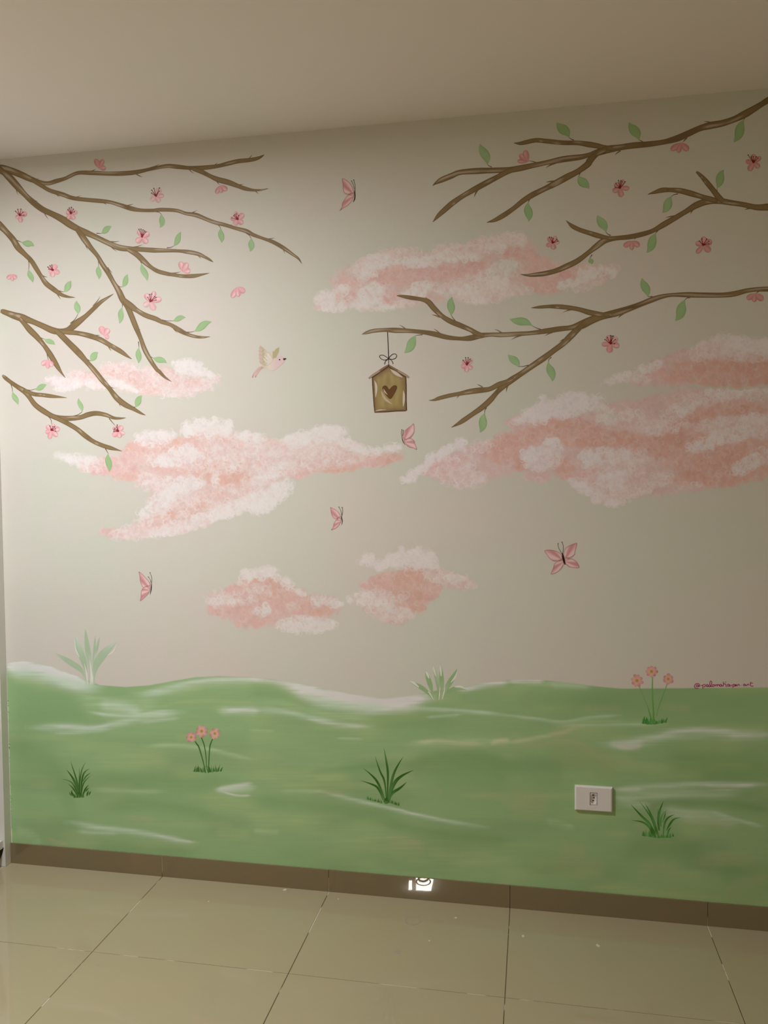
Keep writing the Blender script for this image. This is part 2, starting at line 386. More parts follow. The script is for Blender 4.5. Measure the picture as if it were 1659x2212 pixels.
STROKES = [  # crop, colour, alpha, width, points
 (M1, 'd', .35, 170, [(60, 420), (400, 440), (900, 500)]), (M1, 'd', .3, 150, [(60, 560), (400, 570), (700, 600)]),
 (M1, 'y', .35, 40, [(70, 340), (200, 350), (300, 365)]),
 (M1, 'l', .45, 120, [(500, 470), (750, 510), (1000, 500)]), (M1, 'w', .5, 60, [(640, 500), (760, 515), (900, 545)]),
 (M1, 'w', .5, 20, [(580, 555), (700, 575), (850, 580), (1000, 555), (1100, 545)]),
 (M1, 'w', .5, 40, [(220, 655), (400, 648), (600, 655), (750, 625), (950, 582), (1150, 555)]), (M1, 'W', .4, 16, [(350, 650), (480, 652), (600, 655), (720, 632)]),
 (M1, 'w', .3, 22, [(350, 690), (500, 685), (700, 665)]), (M1, 'w', .35, 18, [(900, 622), (1050, 605), (1150, 595)]),
 (M1, 'w', .55, 46, [(900, 442), (1050, 412), (1250, 365), (1450, 350), (1659, 350)]), (M1, 'W', .35, 20, [(1180, 370), (1270, 360), (1400, 343), (1659, 346)]),
 (M1, 'y', .35, 24, [(1000, 520), (1200, 490), (1400, 480), (1659, 505)]), (M1, 'y', .3, 40, [(1200, 380), (1400, 375), (1659, 375)]),
 (M1, 'w', .5, 44, [(1400, 545), (1550, 540), (1659, 545)]), (M1, 'W', .45, 18, [(1450, 545), (1560, 540), (1659, 548)]),
 (M1, 'l', .5, 26, [(940, 775), (1100, 765), (1300, 785), (1450, 820), (1620, 860)]),
 (M1, 'D', .33, 110, [(600, 955), (950, 985), (1200, 1000), (1500, 1010)]), (M1, 'D', .3, 70, [(680, 1150), (900, 1140), (1150, 1175), (1400, 1215)]),
 (M1, 'd', .35, 200, [(80, 780), (300, 850), (500, 1200)]), (M1, 'y', .25, 120, [(600, 850), (900, 860), (1100, 840)]),
 (M1, 'l', .35, 24, [(600, 1050), (900, 1062), (1050, 1060)]), (M1, 'y', .3, 100, [(1300, 1100), (1450, 1130), (1659, 1150)]),
 (M1, 'W', .5, 26, [(1390, 1050), (1480, 1035), (1610, 1015)]), (M1, 'w', .45, 36, [(1380, 1055), (1500, 1045), (1640, 1035)]), (M1, 'W', .4, 12, [(1430, 1070), (1520, 1090), (1600, 1090)]),
 (M1, 'w', .5, 34, [(460, 1260), (620, 1290), (800, 1312), (1000, 1345), (1230, 1390)]), (M1, 'W', .35, 14, [(1000, 1345), (1120, 1370), (1235, 1388)]),
 (M1, 'w', .3, 22, [(500, 1320), (620, 1330), (750, 1335)]), (M1, 't', .35, 34, [(800, 1228), (900, 1235), (1000, 1248)]), (M1, 't', .45, 30, [(300, 1365), (360, 1385), (430, 1405)]),
 (M1, 'l', .3, 60, [(100, 1300), (200, 1340), (260, 1380)]), (M1, 'y', .25, 70, [(1380, 1320), (1500, 1325), (1600, 1340)]), (M1, 'd', .3, 60, [(600, 1420), (900, 1430), (1200, 1460)]),
 (M2, 'l', .35, 40, [(0, 330), (200, 345), (400, 400), (550, 430), (780, 455)]), (M2, 'w', .4, 36, [(0, 385), (200, 400), (400, 445), (600, 485), (760, 500)]),
 (M2, 'W', .3, 16, [(380, 455), (520, 480), (740, 500)]), (M2, 'y', .35, 44, [(60, 225), (200, 240), (330, 280)]),
 (M2, 'd', .35, 90, [(0, 290), (200, 300), (420, 370)]), (M2, 'd', .25, 130, [(750, 420), (1000, 450), (1300, 500)]),
 (M2, 'l', .35, 16, [(0, 525), (80, 527), (160, 530)]), (M2, 'w', .3, 14, [(560, 575), (640, 578), (720, 582)]),
 (M2, 'w', .45, 22, [(900, 380), (1100, 385), (1300, 395), (1500, 410), (1659, 428)]), (M2, 'w', .4, 14, [(1130, 440), (1250, 432), (1350, 425)]),
 (M2, 'l', .4, 60, [(1000, 620), (1150, 600), (1350, 590), (1659, 598)]), (M2, 'c', .5, 24, [(1080, 600), (1200, 590), (1350, 605), (1480, 610)]),
 (M2, 'c', .55, 26, [(1540, 605), (1600, 590), (1659, 585)]), (M2, 't', .4, 26, [(1200, 640), (1320, 640), (1450, 632)]), (M2, 't', .35, 26, [(1580, 620), (1659, 625)]),
 (M2, 'D', .4, 110, [(1000, 745), (1200, 705), (1450, 690), (1700, 760)]), (M2, 'd', .5, 40, [(400, 790), (520, 780), (700, 760), (900, 745)]), (M2, 'd', .35, 200, [(1150, 800), (1400, 800), (1659, 830)]),
 (M2, 'l', .4, 24, [(200, 915), (350, 912), (470, 915)]), (M2, 'w', .45, 24, [(450, 915), (600, 952), (850, 1010), (1050, 1060), (1300, 1110), (1500, 1142)]),
 (M2, 'W', .25, 10, [(950, 1030), (1050, 1060), (1200, 1090)]), (M2, 'y', .3, 140, [(100, 800), (400, 830), (650, 860)]),
 (M2, 'D', .3, 90, [(0, 970), (300, 990), (700, 1060), (1000, 1110)]), (M2, 'y', .35, 100, [(0, 1080), (200, 1090), (500, 1110)]), (M2, 'l', .4, 30, [(20, 1165), (100, 1172), (190, 1178)]),
 (M2, 't', .45, 70, [(880, 1215), (1000, 1235), (1110, 1260)]), (M2, 't', .35, 26, [(450, 915), (520, 920), (600, 930)]), (M2, 't', .25, 40, [(1450, 930), (1560, 940), (1659, 960)]),
 (M2, 't', .25, 40, [(1180, 910), (1240, 920)]), (M2, 'y', .3, 160, [(500, 1180), (800, 1230), (1200, 1300), (1659, 1340)]), (M2, 't', .2, 50, [(1350, 1330), (1450, 1330)]),
 (M2, 'D', .3, 60, [(850, 1120), (1200, 1180), (1659, 1230)]), (M2, 'd', .25, 100, [(200, 1320), (700, 1330), (1000, 1390)]),
 (M3, 'l', .35, 60, [(0, 215), (200, 225), (450, 245)]), (M3, 'w', .4, 30, [(250, 225), (400, 235), (520, 250)]),
 (M3, 'd', .3, 170, [(100, 330), (600, 330), (1659, 330)]),
 (M3, 'w', .4, 18, [(0, 430), (200, 455), (350, 470), (500, 445), (700, 430)]), (M3, 'l', .4, 40, [(300, 490), (500, 480), (750, 480), (1000, 485)]), (M3, 'w', .3, 14, [(330, 500), (600, 490), (900, 490)]),
 (M3, 'c', .4, 26, [(0, 600), (150, 578), (350, 535), (430, 505)]), (M3, 't', .4, 30, [(0, 640), (150, 620), (350, 590)]), (M3, 't', .35, 50, [(250, 540), (400, 510), (450, 500)]),
 (M3, 't', .3, 44, [(470, 385), (600, 385), (720, 385)]), (M3, 't', .3, 40, [(970, 375), (1060, 378), (1160, 385)]),
 (M3, 'w', .5, 60, [(620, 612), (750, 605), (900, 580), (1050, 545), (1250, 535), (1450, 548), (1700, 555)]), (M3, 'W', .35, 36, [(640, 612), (760, 612), (860, 600)]), (M3, 'P', .35, 20, [(690, 635), (780, 638), (850, 630)]),
 (M3, 'W', .3, 24, [(950, 560), (1100, 530), (1250, 522), (1450, 530)]), (M3, 'W', .3, 30, [(1410, 560), (1550, 560), (1659, 558)]),
 (M3, 'o', .45, 150, [(250, 650), (500, 690), (700, 760)]), (M3, 'D', .32, 200, [(1000, 720), (1300, 740), (1700, 780)]),
 (M3, 'w', .45, 34, [(680, 900), (900, 885), (1200, 870), (1500, 872), (1659, 872)]), (M3, 'W', .45, 18, [(1250, 878), (1380, 880), (1570, 878)]), (M3, 'W', .3, 22, [(680, 905), (760, 905), (850, 900)]),
 (M3, 'w', .3, 60, [(700, 940), (900, 940), (1200, 930), (1480, 915)]), (M3, 'w', .35, 50, [(680, 955), (780, 985), (900, 1010)]),
 (M3, 'D', .4, 44, [(950, 985), (1200, 985), (1500, 1005), (1659, 1040)]), (M3, 'w', .4, 70, [(980, 1030), (1150, 1060), (1320, 1080), (1450, 1115)]), (M3, 'w', .4, 24, [(1300, 1050), (1450, 1095), (1620, 1140)]),
 (M3, 't', .25, 60, [(1180, 1080), (1300, 1120), (1420, 1130)]),
 (M3, 'l', .35, 40, [(240, 1105), (330, 1120), (420, 1145)]), (M3, 'o', .35, 120, [(0, 930), (120, 950), (250, 960)]), (M3, 't', .3, 100, [(0, 1010), (120, 1010), (240, 1020)]),
 (M3, 't', .25, 90, [(330, 1260), (430, 1290), (500, 1310)]), (M3, 't', .2, 100, [(280, 1360), (450, 1370), (620, 1400)]), (M3, 't', .3, 90, [(820, 1420), (950, 1400), (1100, 1440)]),
 (M3, 't', .25, 80, [(1200, 1350), (1400, 1340), (1600, 1340)]), (M3, 'D', .3, 150, [(1350, 1430), (1500, 1450), (1700, 1480)]), (M3, 'D', .25, 140, [(700, 1300), (1000, 1280), (1250, 1300)]),
 (M3, 't', .35, 60, [(270, 560), (420, 600), (620, 700), (680, 740)]), (M3, 't', .3, 60, [(40, 960), (130, 955), (250, 960)]), (M3, 't', .3, 70, [(1380, 1560), (1500, 1500), (1659, 1480)]), (M3, 'y', .35, 60, [(500, 1520), (900, 1560), (1300, 1600)]),
 (M3, 'o', .3, 160, [(900, 1560), (1200, 1580), (1659, 1620)]), (M3, 't', .2, 70, [(800, 1120), (900, 1180)]), (M3, 'd', .35, 140, [(0, 720), (200, 780), (350, 800)]),
]
MIST = [  # along the crest
 (M1, 'W', 1.0, 56, [(40, 258), (200, 262), (330, 297), (450, 343), (560, 378)]), (M1, 'P', .25, 22, [(50, 262), (200, 265), (330, 300), (470, 350)]), (M1, 'w', .5, 46, [(60, 300), (200, 305), (330, 340), (470, 372), (640, 400)]),
 (M2, 'W', .4, 20, [(0, 197), (150, 210), (300, 235)]), (M2, 'W', .95, 60, [(230, 228), (400, 272), (550, 302), (700, 332), (850, 348), (1000, 335), (1130, 312)]), (M2, 'P', .5, 34, [(450, 280), (600, 305), (750, 330), (900, 335), (1080, 315)]),
 (M2, 'w', .5, 44, [(340, 300), (500, 345), (650, 370), (880, 380)]), (M2, 'W', .55, 24, [(1330, 265), (1400, 252), (1500, 230), (1659, 212)]), (M3, 'W', .6, 18, [(0, 208), (100, 207), (220, 208)]),
]
def meadow():
    x0, y0, sx, sy = 14.0, 1424.0, 2.6, 1.5
    w = int((1666-x0)/sx); h = int((1966-y0)/sy)
    rs = np.random.RandomState(3)
    X = x0+np.arange(w)*sx; Y = y0+np.arange(h)*sy; XX, YY = np.meshgrid(X, Y)
    rgb = np.zeros((h, w, 3)); rgb[:] = mp(128, 152, 102)
    big = smooth_noise(h, w, 30, 45, rs); big2 = smooth_noise(h, w, 14, 30, rs)
    rgb = rgb*(1-.30*np.clip(big-.5, 0, 1)[..., None])+0
    k = (np.clip(big2-.55, 0, 1)*0.9)[..., None]; rgb = rgb*(1-k)+MC['y']*k
    bristle = 0.65*smooth_noise(h, w, 1.6, 26, rs)+0.35*smooth_noise(h, w, 4, 12, rs)
    for crop, cn, a, wd_, pts in STROKES+MIST:
        p = to_photo([(q[0], q[1]) for q in pts], crop); wpx = wd_/crop[2]*(1.35 if (crop, cn, a, wd_, pts) in MIST else 1)
        q = catmull(p, 60)
        X0, X1 = q[:, 0].min()-wpx*1.5, q[:, 0].max()+wpx*1.5; Y0, Y1 = q[:, 1].min()-wpx, q[:, 1].max()+wpx
        i0, i1 = max(0, int((Y0-y0)/sy)), min(h, int((Y1-y0)/sy)+1); j0, j1 = max(0, int((X0-x0)/sx)), min(w, int((X1-x0)/sx)+1)
        if i1 <= i0 or j1 <= j0: continue
        Xs, Ys = XX[i0:i1, j0:j1], YY[i0:i1, j0:j1]
        order = np.argsort(q[:, 0]); qx, qy = q[order, 0], q[order, 1]
        yc = np.interp(Xs, qx, qy)
        tt = (Xs-qx[0])/max(1, qx[-1]-qx[0]); fade = np.clip((tt+.12)/.28, 0, 1)*np.clip((1.12-tt)/.28, 0, 1)
        fade = fade*fade*(3-2*fade)
        ww = wpx*0.82*(0.45+0.55*np.clip(fade, 0, 1))
        dd = (Ys-yc)/ww; m = np.exp(-(np.where(dd < 0, dd*1.45, dd*.95))**2*1.5)*fade
        br = bristle[i0:i1, j0:j1]
        m = np.clip(m*(0.5+1.0*br)*a*(1.35 if cn in 'WwPcl' else 1.0), 0, .95)[..., None]
        rgb[i0:i1, j0:j1] = rgb[i0:i1, j0:j1]*(1-m)+MC[cn]*m
    rgb *= (1+(bristle-.5)*0.06)[..., None]
    top = np.interp(XX, [t[0] for t in TOPL], [t[1] for t in TOPL])
    # bottom: down to the skirting
    p1, p2 = wall(0, 1820), wall(1659, 1960)
    al = np.clip((YY-top)/1.6+0.5, 0, 1)
    Z = wall_np(XX, YY, 0.0)[..., 2]
    al[Z < BASE_H-0.02] = 0
    Xw = wall_np(XX, YY, 0.0)[..., 0]
    o = grid_mesh('painted_meadow', x0, y0, sx, sy, np.clip(rgb, 0, .88), al, 4)
    # drop everything below the skirting top so that the paint ends at it
    me = o.data; co = np.zeros(len(me.vertices)*3); me.vertices.foreach_get('co', co); co = co.reshape(-1, 3)
    co[:, 2] = np.maximum(co[:, 2], BASE_H-0.0005); co[:, 0] = np.maximum(co[:, 0], -1.8645); me.vertices.foreach_set('co', co.ravel()); me.update()
    return tag(o, 'rolling green meadow painted along the lower wall with pale brushed mist on its crest', 'meadow')
meadow()

# ------------------------------------------------------------------ clouds
cloud('largest pink and white cloud on the left, under the leftmost branches', (90, 860, 2.074), [
 ('q', 620, 300, 330, 60, 0, .8), ('p', 900, 260, 380, 70), ('q', 760, 400, 260, 90, -15, .8), ('p', 700, 500, 330, 60, -18, .9), ('p', 1200, 250, 260, 60),
 ('w', 110, 265, 62, 24, 5, .55), ('w', 180, 280, 70, 30, 5, .7), ('p', 230, 300, 60, 28), ('k', 320, 305, 95, 36), ('s', 380, 340, 62, 22), ('d', 262, 322, 44, 13),
 ('k', 450, 240, 85, 42), ('s', 430, 225, 50, 24), ('s', 600, 215, 100, 32, -8), ('k', 760, 205, 120, 45), ('p', 860, 230, 110, 45), ('k', 960, 240, 130, 55), ('p', 1090, 250, 110, 50), ('k', 1230, 260, 130, 45),
 ('k', 1400, 280, 120, 28), ('s', 1530, 272, 78, 24, -5), ('s', 1300, 308, 105, 20, 3), ('d', 1190, 265, 50, 20), ('k', 1180, 320, 50, 25),
 ('v', 490, 180, 85, 34), ('v', 560, 165, 40, 20), ('w', 740, 128, 110, 40), ('p', 780, 160, 90, 26), ('w', 830, 140, 34, 40), ('w', 950, 178, 58, 20), ('w', 905, 170, 36, 20), ('w', 650, 150, 30, 24),
 ('w', 1240, 165, 140, 36, -8), ('w', 1290, 150, 60, 30), ('w', 1130, 190, 60, 30), ('w', 1380, 205, 95, 24, 22), ('p', 1280, 210, 110, 32), ('w', 1480, 238, 60, 18, 5), ('w', 1570, 222, 44, 17),
 ('v', 620, 262, 105, 36, -10), ('w', 540, 292, 60, 16), ('v', 660, 235, 50, 20), ('p', 500, 375, 80, 36), ('k', 620, 310, 110, 24, -5), ('s', 700, 300, 60, 22), ('s', 800, 330, 110, 48), ('s', 860, 375, 75, 45), ('o', 850, 370, 30, 20, 0, .7),
 ('p', 1010, 350, 110, 38, -12), ('w', 1010, 350, 75, 10, -10), ('w', 1060, 310, 50, 12, -20), ('w', 780, 370, 14, 34, 0, .8), ('k', 1130, 330, 60, 28),
 ('v', 650, 385, 85, 34, -8), ('v', 600, 420, 80, 34, -20), ('v', 530, 460, 85, 34, -28), ('w', 450, 520, 26, 20), ('s', 740, 465, 90, 36, -25), ('k', 850, 430, 110, 36, -15), ('s', 620, 520, 115, 30, -20),
 ('k', 480, 575, 110, 24, -16), ('s', 560, 540, 60, 20, -15), ('k', 320, 602, 56, 16, 0, .8), ('p', 390, 610, 90, 20, -5),
 ('w', 1070, 415, 66, 42, -30), ('w', 980, 455, 90, 44, -20), ('p', 930, 440, 70, 26, -15), ('w', 840, 500, 100, 34, -15), ('w', 1000, 490, 70, 24, -20), ('v', 740, 540, 80, 24, -12), ('p', 640, 575, 120, 24, -12), ('w', 560, 600, 110, 18, -10, .7)], 21)
cloud('long pink cloud in the upper middle, touched by the tip of a right branch', (660, 480, 2.37), [
 ('q', 500, 270, 330, 90, -4, .9), ('q', 950, 230, 260, 110, 0, .9), ('q', 1250, 260, 300, 50, 0, .8), ('p', 250, 380, 190, 60, -10, .9), ('p', 900, 350, 190, 55), ('q', 500, 385, 180, 40, 0, .8),
 ('k', 220, 345, 60, 55, -40), ('k', 430, 280, 115, 42), ('d', 400, 290, 60, 30), ('k', 570, 265, 120, 45), ('d', 680, 250, 100, 32, -5), ('k', 790, 265, 90, 45), ('d', 850, 235, 80, 24, -10), ('k', 430, 385, 60, 32), ('d', 430, 385, 36, 20),
 ('k', 190, 395, 32, 42), ('k', 250, 325, 36, 22), ('k', 480, 235, 36, 16),
 ('w', 100, 395, 52, 44), ('p', 75, 435, 30, 22), ('w', 120, 435, 36, 22), ('p', 190, 345, 40, 22), ('w', 200, 345, 26, 14), ('p', 300, 240, 60, 50, -30), ('p', 480, 155, 110, 22), ('p', 410, 175, 70, 24), ('w', 390, 200, 100, 34), ('w', 340, 250, 60, 36, -30), ('w', 560, 205, 100, 24), ('w', 640, 195, 60, 26),
 ('p', 740, 150, 90, 40), ('w', 740, 175, 60, 26), ('w', 840, 180, 60, 18), ('p', 900, 125, 90, 42, -15), ('p', 1010, 90, 70, 32, -10), ('p', 1085, 85, 40, 36), ('q', 1130, 130, 44, 36, 30), ('w', 980, 130, 50, 24, 0, .7),
 ('d', 1060, 152, 40, 20), ('k', 1150, 180, 60, 28, 20), ('k', 1200, 205, 80, 24, 18), ('k', 1180, 240, 60, 24),
 ('w', 330, 375, 68, 48), ('w', 280, 415, 48, 30), ('w', 185, 432, 26, 14), ('w', 360, 340, 40, 28), ('w', 600, 330, 52, 24), ('p', 500, 405, 52, 26), ('w', 400, 435, 60, 18, 0, .8), ('p', 340, 440, 70, 16, 0, .7), ('w', 560, 360, 60, 22),
 ('g', 1010, 245, 76, 44), ('g', 1040, 220, 50, 30), ('p', 930, 290, 110, 40), ('w', 950, 310, 90, 34, 0, .7), ('w', 800, 352, 64, 17), ('w', 840, 350, 40, 26), ('p', 900, 375, 110, 34), ('p', 1050, 350, 110, 24), ('p', 700, 340, 90, 20), ('w', 880, 400, 60, 18, 0, .7),
 ('k', 1210, 300, 80, 34), ('k', 1320, 260, 90, 26, -12), ('d', 1330, 265, 60, 18, -12), ('k', 1230, 345, 70, 18), ('p', 1420, 245, 50, 20, -8), ('p', 1400, 340, 70, 14, -10, .8), ('p', 1480, 310, 60, 16, -15, .8),
 ('w', 1350, 315, 80, 17, -10), ('w', 1440, 280, 50, 24, -15), ('w', 1500, 255, 60, 26, -5), ('p', 1560, 235, 36, 18), ('w', 1570, 262, 24, 20)], 22)
cloud('huge salmon pink cloud running off the right edge, puffs along its underside', (850, 700, 2.05), [
 ('q', 450, 600, 260, 70, -12, .9), ('q', 900, 520, 360, 110, 0, 1), ('q', 1250, 520, 360, 150, 0, 1), ('q', 1450, 400, 300, 120, 0, 1), ('q', 950, 650, 300, 80, 12, .9), ('q', 1250, 650, 300, 80, 0, 1), ('q', 1100, 400, 220, 60), ('s', 1500, 600, 190, 100),
 ('p', 250, 625, 115, 42, -8), ('p', 310, 690, 90, 34), ('k', 230, 630, 90, 26, -18), ('q', 400, 600, 100, 50), ('s', 500, 540, 100, 50, -20), ('o', 480, 530, 60, 24, -15), ('s', 560, 510, 80, 30, -20), ('s', 490, 590, 60, 30),
 ('w', 100, 655, 60, 20, -30), ('w', 190, 590, 80, 24, -32), ('w', 260, 550, 70, 22, -25), ('w', 295, 525, 30, 18), ('w', 60, 690, 34, 12), ('p', 370, 545, 70, 22, -15),
 ('s', 700, 470, 110, 46, -10), ('o', 800, 460, 120, 36), ('s', 830, 500, 120, 40), ('o', 960, 515, 130, 34), ('s', 1080, 540, 140, 40), ('o', 1180, 540, 110, 44), ('o', 1260, 510, 90, 40), ('s', 1340, 490, 90, 30),
 ('v', 730, 375, 120, 44), ('v', 790, 335, 70, 36), ('v', 840, 345, 60, 44), ('v', 650, 385, 60, 30), ('w', 590, 405, 36, 22), ('w', 660, 328, 14, 12), ('g', 900, 350, 44, 36), ('q', 560, 435, 60, 26), ('w', 570, 430, 44, 14, 0, .7), ('w', 640, 420, 60, 22), ('g', 940, 390, 44, 26, 0, .8),
 ('q', 1080, 400, 150, 40), ('g', 960, 420, 60, 24), ('p', 1060, 410, 60, 24), ('q', 1230, 350, 130, 36), ('w', 1260, 385, 80, 28, -10, .7), ('p', 1180, 450, 110, 34), ('q', 1100, 470, 80, 24),
 ('p', 1380, 330, 110, 26, -5), ('w', 1490, 300, 110, 28, -5, .8), ('g', 1600, 310, 80, 30, 0, .7), ('q', 1550, 340, 140, 22), ('s', 1450, 380, 160, 24, -8), ('o', 1330, 420, 110, 24, -15), ('o', 1560, 385, 90, 18),
 ('p', 1480, 450, 130, 34), ('v', 1500, 490, 110, 34, -8), ('v', 1400, 525, 80, 26, -12), ('w', 1340, 545, 46, 20, 0, .8), ('p', 1600, 450, 70, 50), ('v', 1600, 420, 60, 24, 0, .7), ('q', 1480, 560, 120, 26),
 ('o', 1400, 640, 130, 56), ('s', 1300, 600, 110, 46), ('o', 1480, 600, 90, 50), ('q', 1230, 640, 90, 40), ('s', 1350, 690, 130, 24), ('p', 1180, 690, 70, 26), ('p', 1310, 715, 70, 14, 0, .7), ('s', 1440, 695, 90, 20),
 ('v', 1570, 620, 70, 28, -20), ('p', 1620, 590, 60, 34, -15), ('v', 1530, 650, 34, 20),
 ('v', 640, 600, 66, 50), ('v', 600, 580, 40, 36), ('v', 700, 545, 54, 34), ('w', 700, 520, 40, 18), ('p', 690, 600, 50, 40), ('q', 640, 670, 56, 24), ('s', 760, 640, 36, 46, -20), ('s', 690, 540, 24, 10), ('o', 560, 620, 30, 22),
 ('v', 940, 580, 110, 34), ('v', 860, 600, 44, 36), ('p', 1050, 590, 90, 34), ('p', 980, 640, 120, 44), ('k', 860, 660, 60, 20), ('v', 830, 720, 70, 22, 28), ('p', 920, 710, 110, 40), ('v', 980, 690, 60, 40), ('p', 960, 770, 80, 26), ('v', 980, 790, 44, 16), ('v', 900, 780, 24, 12), ('p', 1070, 740, 70, 22, -8), ('q', 1100, 690, 70, 34)], 23, layer=5, shift=(1.0, .98, 1.02))
cloud('flat topped salmon cloud at the right edge, above the huge one', (850, 700, 2.05), [
 ('q', 1350, 180, 240, 60, -8, .9), ('s', 1500, 210, 220, 60, 0, .9), ('q', 1180, 225, 160, 34, -6, .9),
 ('s', 1300, 210, 110, 36, -8), ('o', 1400, 190, 110, 30, -6), ('o', 1540, 190, 120, 34), ('s', 1420, 240, 160, 24), ('o', 1600, 230, 80, 30), ('q', 1200, 250, 120, 22, 0, .8), ('k', 1160, 225, 50, 18),
 ('g', 960, 255, 44, 14, -10), ('g', 1010, 235, 56, 18, -8), ('w', 1010, 232, 40, 12, -8), ('g', 1080, 225, 44, 20, -15), ('w', 1100, 200, 24, 12), ('p', 1090, 240, 50, 20), ('v', 1150, 190, 40, 20, -30), ('q', 1210, 170, 60, 26, -15), ('q', 1280, 150, 70, 28, -20),
 ('p', 1370, 120, 60, 30, -20), ('p', 1420, 100, 70, 34), ('v', 1490, 75, 80, 28), ('v', 1560, 90, 90, 34), ('v', 1640, 100, 60, 36), ('g', 1460, 60, 40, 18), ('p', 1500, 130, 120, 24), ('p', 1600, 145, 90, 20), ('q', 1450, 160, 80, 16)], 24, layer=6, shift=(1.0, .98, 1.02))
cloud('small pink cloud on the left of the low pair, white crown and white base', (430, 1160, 2.72), [
 ('q', 420, 400, 300, 110, 5, .9), ('q', 700, 410, 120, 60, 0, .9),
 ('p', 120, 365, 80, 46), ('k', 170, 430, 110, 40), ('s', 380, 300, 150, 56), ('k', 300, 330, 130, 50), ('k', 330, 420, 160, 60), ('s', 480, 350, 120, 60, 25), ('s', 330, 390, 80, 28), ('k', 560, 400, 150, 56), ('s', 660, 420, 120, 46), ('s', 720, 440, 60, 36),
 ('k', 280, 500, 100, 26), ('s', 370, 490, 70, 26), ('p', 230, 360, 100, 36), ('w', 120, 375, 70, 24, 0, .6), ('w', 200, 385, 60, 18, 0, .6), ('p', 380, 310, 40, 40, 20, .7), ('p', 330, 300, 40, 30),
 ('w', 340, 215, 95, 38), ('w', 270, 245, 44, 28, -30), ('v', 410, 200, 60, 26), ('w', 440, 225, 44, 24, 30), ('w', 520, 275, 50, 30, 42), ('w', 600, 325, 40, 13, 15), ('v', 700, 370, 46, 28), ('v', 770, 385, 60, 24, 12), ('w', 820, 395, 30, 14),
 ('v', 370, 440, 64, 20), ('w', 390, 415, 22, 22), ('w', 600, 500, 80, 38), ('v', 700, 510, 90, 36), ('w', 520, 520, 70, 30), ('v', 620, 545, 120, 24), ('w', 770, 520, 44, 28), ('p', 540, 410, 40, 24, 0, .6), ('q', 700, 440, 60, 18)], 25, layer=5, shift=(.96, .95, .94))
cloud('small pink cloud on the right of the low pair, ragged white top', (430, 1160, 2.72), [
 ('q', 1180, 330, 220, 110, -15, .9), ('q', 1450, 250, 150, 40, 8, .7),
 ('k', 1050, 270, 100, 36, -10), ('s', 1150, 250, 130, 46, -10), ('s', 1260, 300, 120, 76), ('s', 1220, 380, 90, 50), ('s', 1260, 210, 80, 26), ('k', 1370, 310, 46, 42), ('d', 1350, 350, 20, 10), ('s', 1290, 420, 30, 20),
 ('p', 1390, 220, 70, 44), ('p', 1480, 250, 90, 36), ('v', 1500, 240, 60, 22), ('p', 1560, 270, 50, 26), ('p', 1610, 285, 22, 16, 0, .5),
 ('w', 990, 120, 40, 24), ('v', 960, 148, 24, 16), ('v', 1020, 150, 44, 26, 20), ('v', 1060, 180, 36, 18), ('w', 1180, 120, 90, 40, -15), ('w', 1120, 150, 70, 34), ('w', 1290, 100, 70, 46), ('w', 1330, 130, 70, 50), ('v', 1250, 160, 110, 34), ('v', 1370, 160, 46, 36), ('w', 1190, 75, 18, 14),
 ('p', 1010, 350, 100, 34), ('w', 970, 350, 60, 22), ('w', 1020, 385, 90, 24), ('w', 885, 380, 14, 26, -20, .7), ('p', 1110, 370, 80, 34), ('p', 1080, 430, 90, 28), ('p', 1150, 460, 110, 36), ('v', 1180, 430, 70, 16, 0, .7), ('q', 1150, 495, 60, 16)], 26, layer=5, shift=(.96, .95, .94))
cloud('low flat pink and white cloud crossed by drooping left branches', (80, 740, 3.95), [
 ('p', 400, 330, 280, 60, 0, .8), ('p', 850, 320, 380, 100, 0, .8), ('p', 1250, 350, 280, 90, 0, .8),
 ('p', 320, 255, 80, 26), ('k', 420, 275, 110, 24), ('p', 640, 210, 110, 40), ('p', 760, 200, 110, 40), ('k', 600, 250, 110, 34), ('k', 770, 280, 110, 44), ('k', 900, 330, 110, 60), ('p', 960, 240, 90, 40), ('k', 1090, 260, 70, 60), ('p', 1010, 300, 80, 40), ('s', 1030, 380, 56, 36), ('k', 960, 420, 80, 32),
 ('k', 1250, 350, 150, 36), ('s', 1310, 345, 80, 24), ('p', 1200, 400, 150, 34), ('p', 1380, 390, 130, 30), ('p', 1250, 445, 110, 22), ('p', 1090, 440, 80, 26), ('p', 1460, 330, 80, 34), ('k', 1150, 300, 60, 34),
 ('v', 140, 320, 70, 36), ('v', 260, 350, 130, 52), ('v', 210, 395, 80, 28), ('v', 400, 345, 110, 44), ('v', 480, 370, 60, 30), ('w', 680, 330, 60, 30), ('w', 720, 360, 70, 24, 20), ('w', 800, 395, 70, 20, 28),
 ('w', 1220, 185, 80, 44), ('w', 1300, 180, 110, 46, 5), ('w', 1380, 230, 110, 50, 25), ('w', 1290, 250, 120, 34, 10), ('w', 1470, 265, 70, 26, 30), ('v', 1330, 200, 110, 40), ('p', 1530, 300, 34, 22)], 27, layer=5, dabr=(4.0, 8.0))

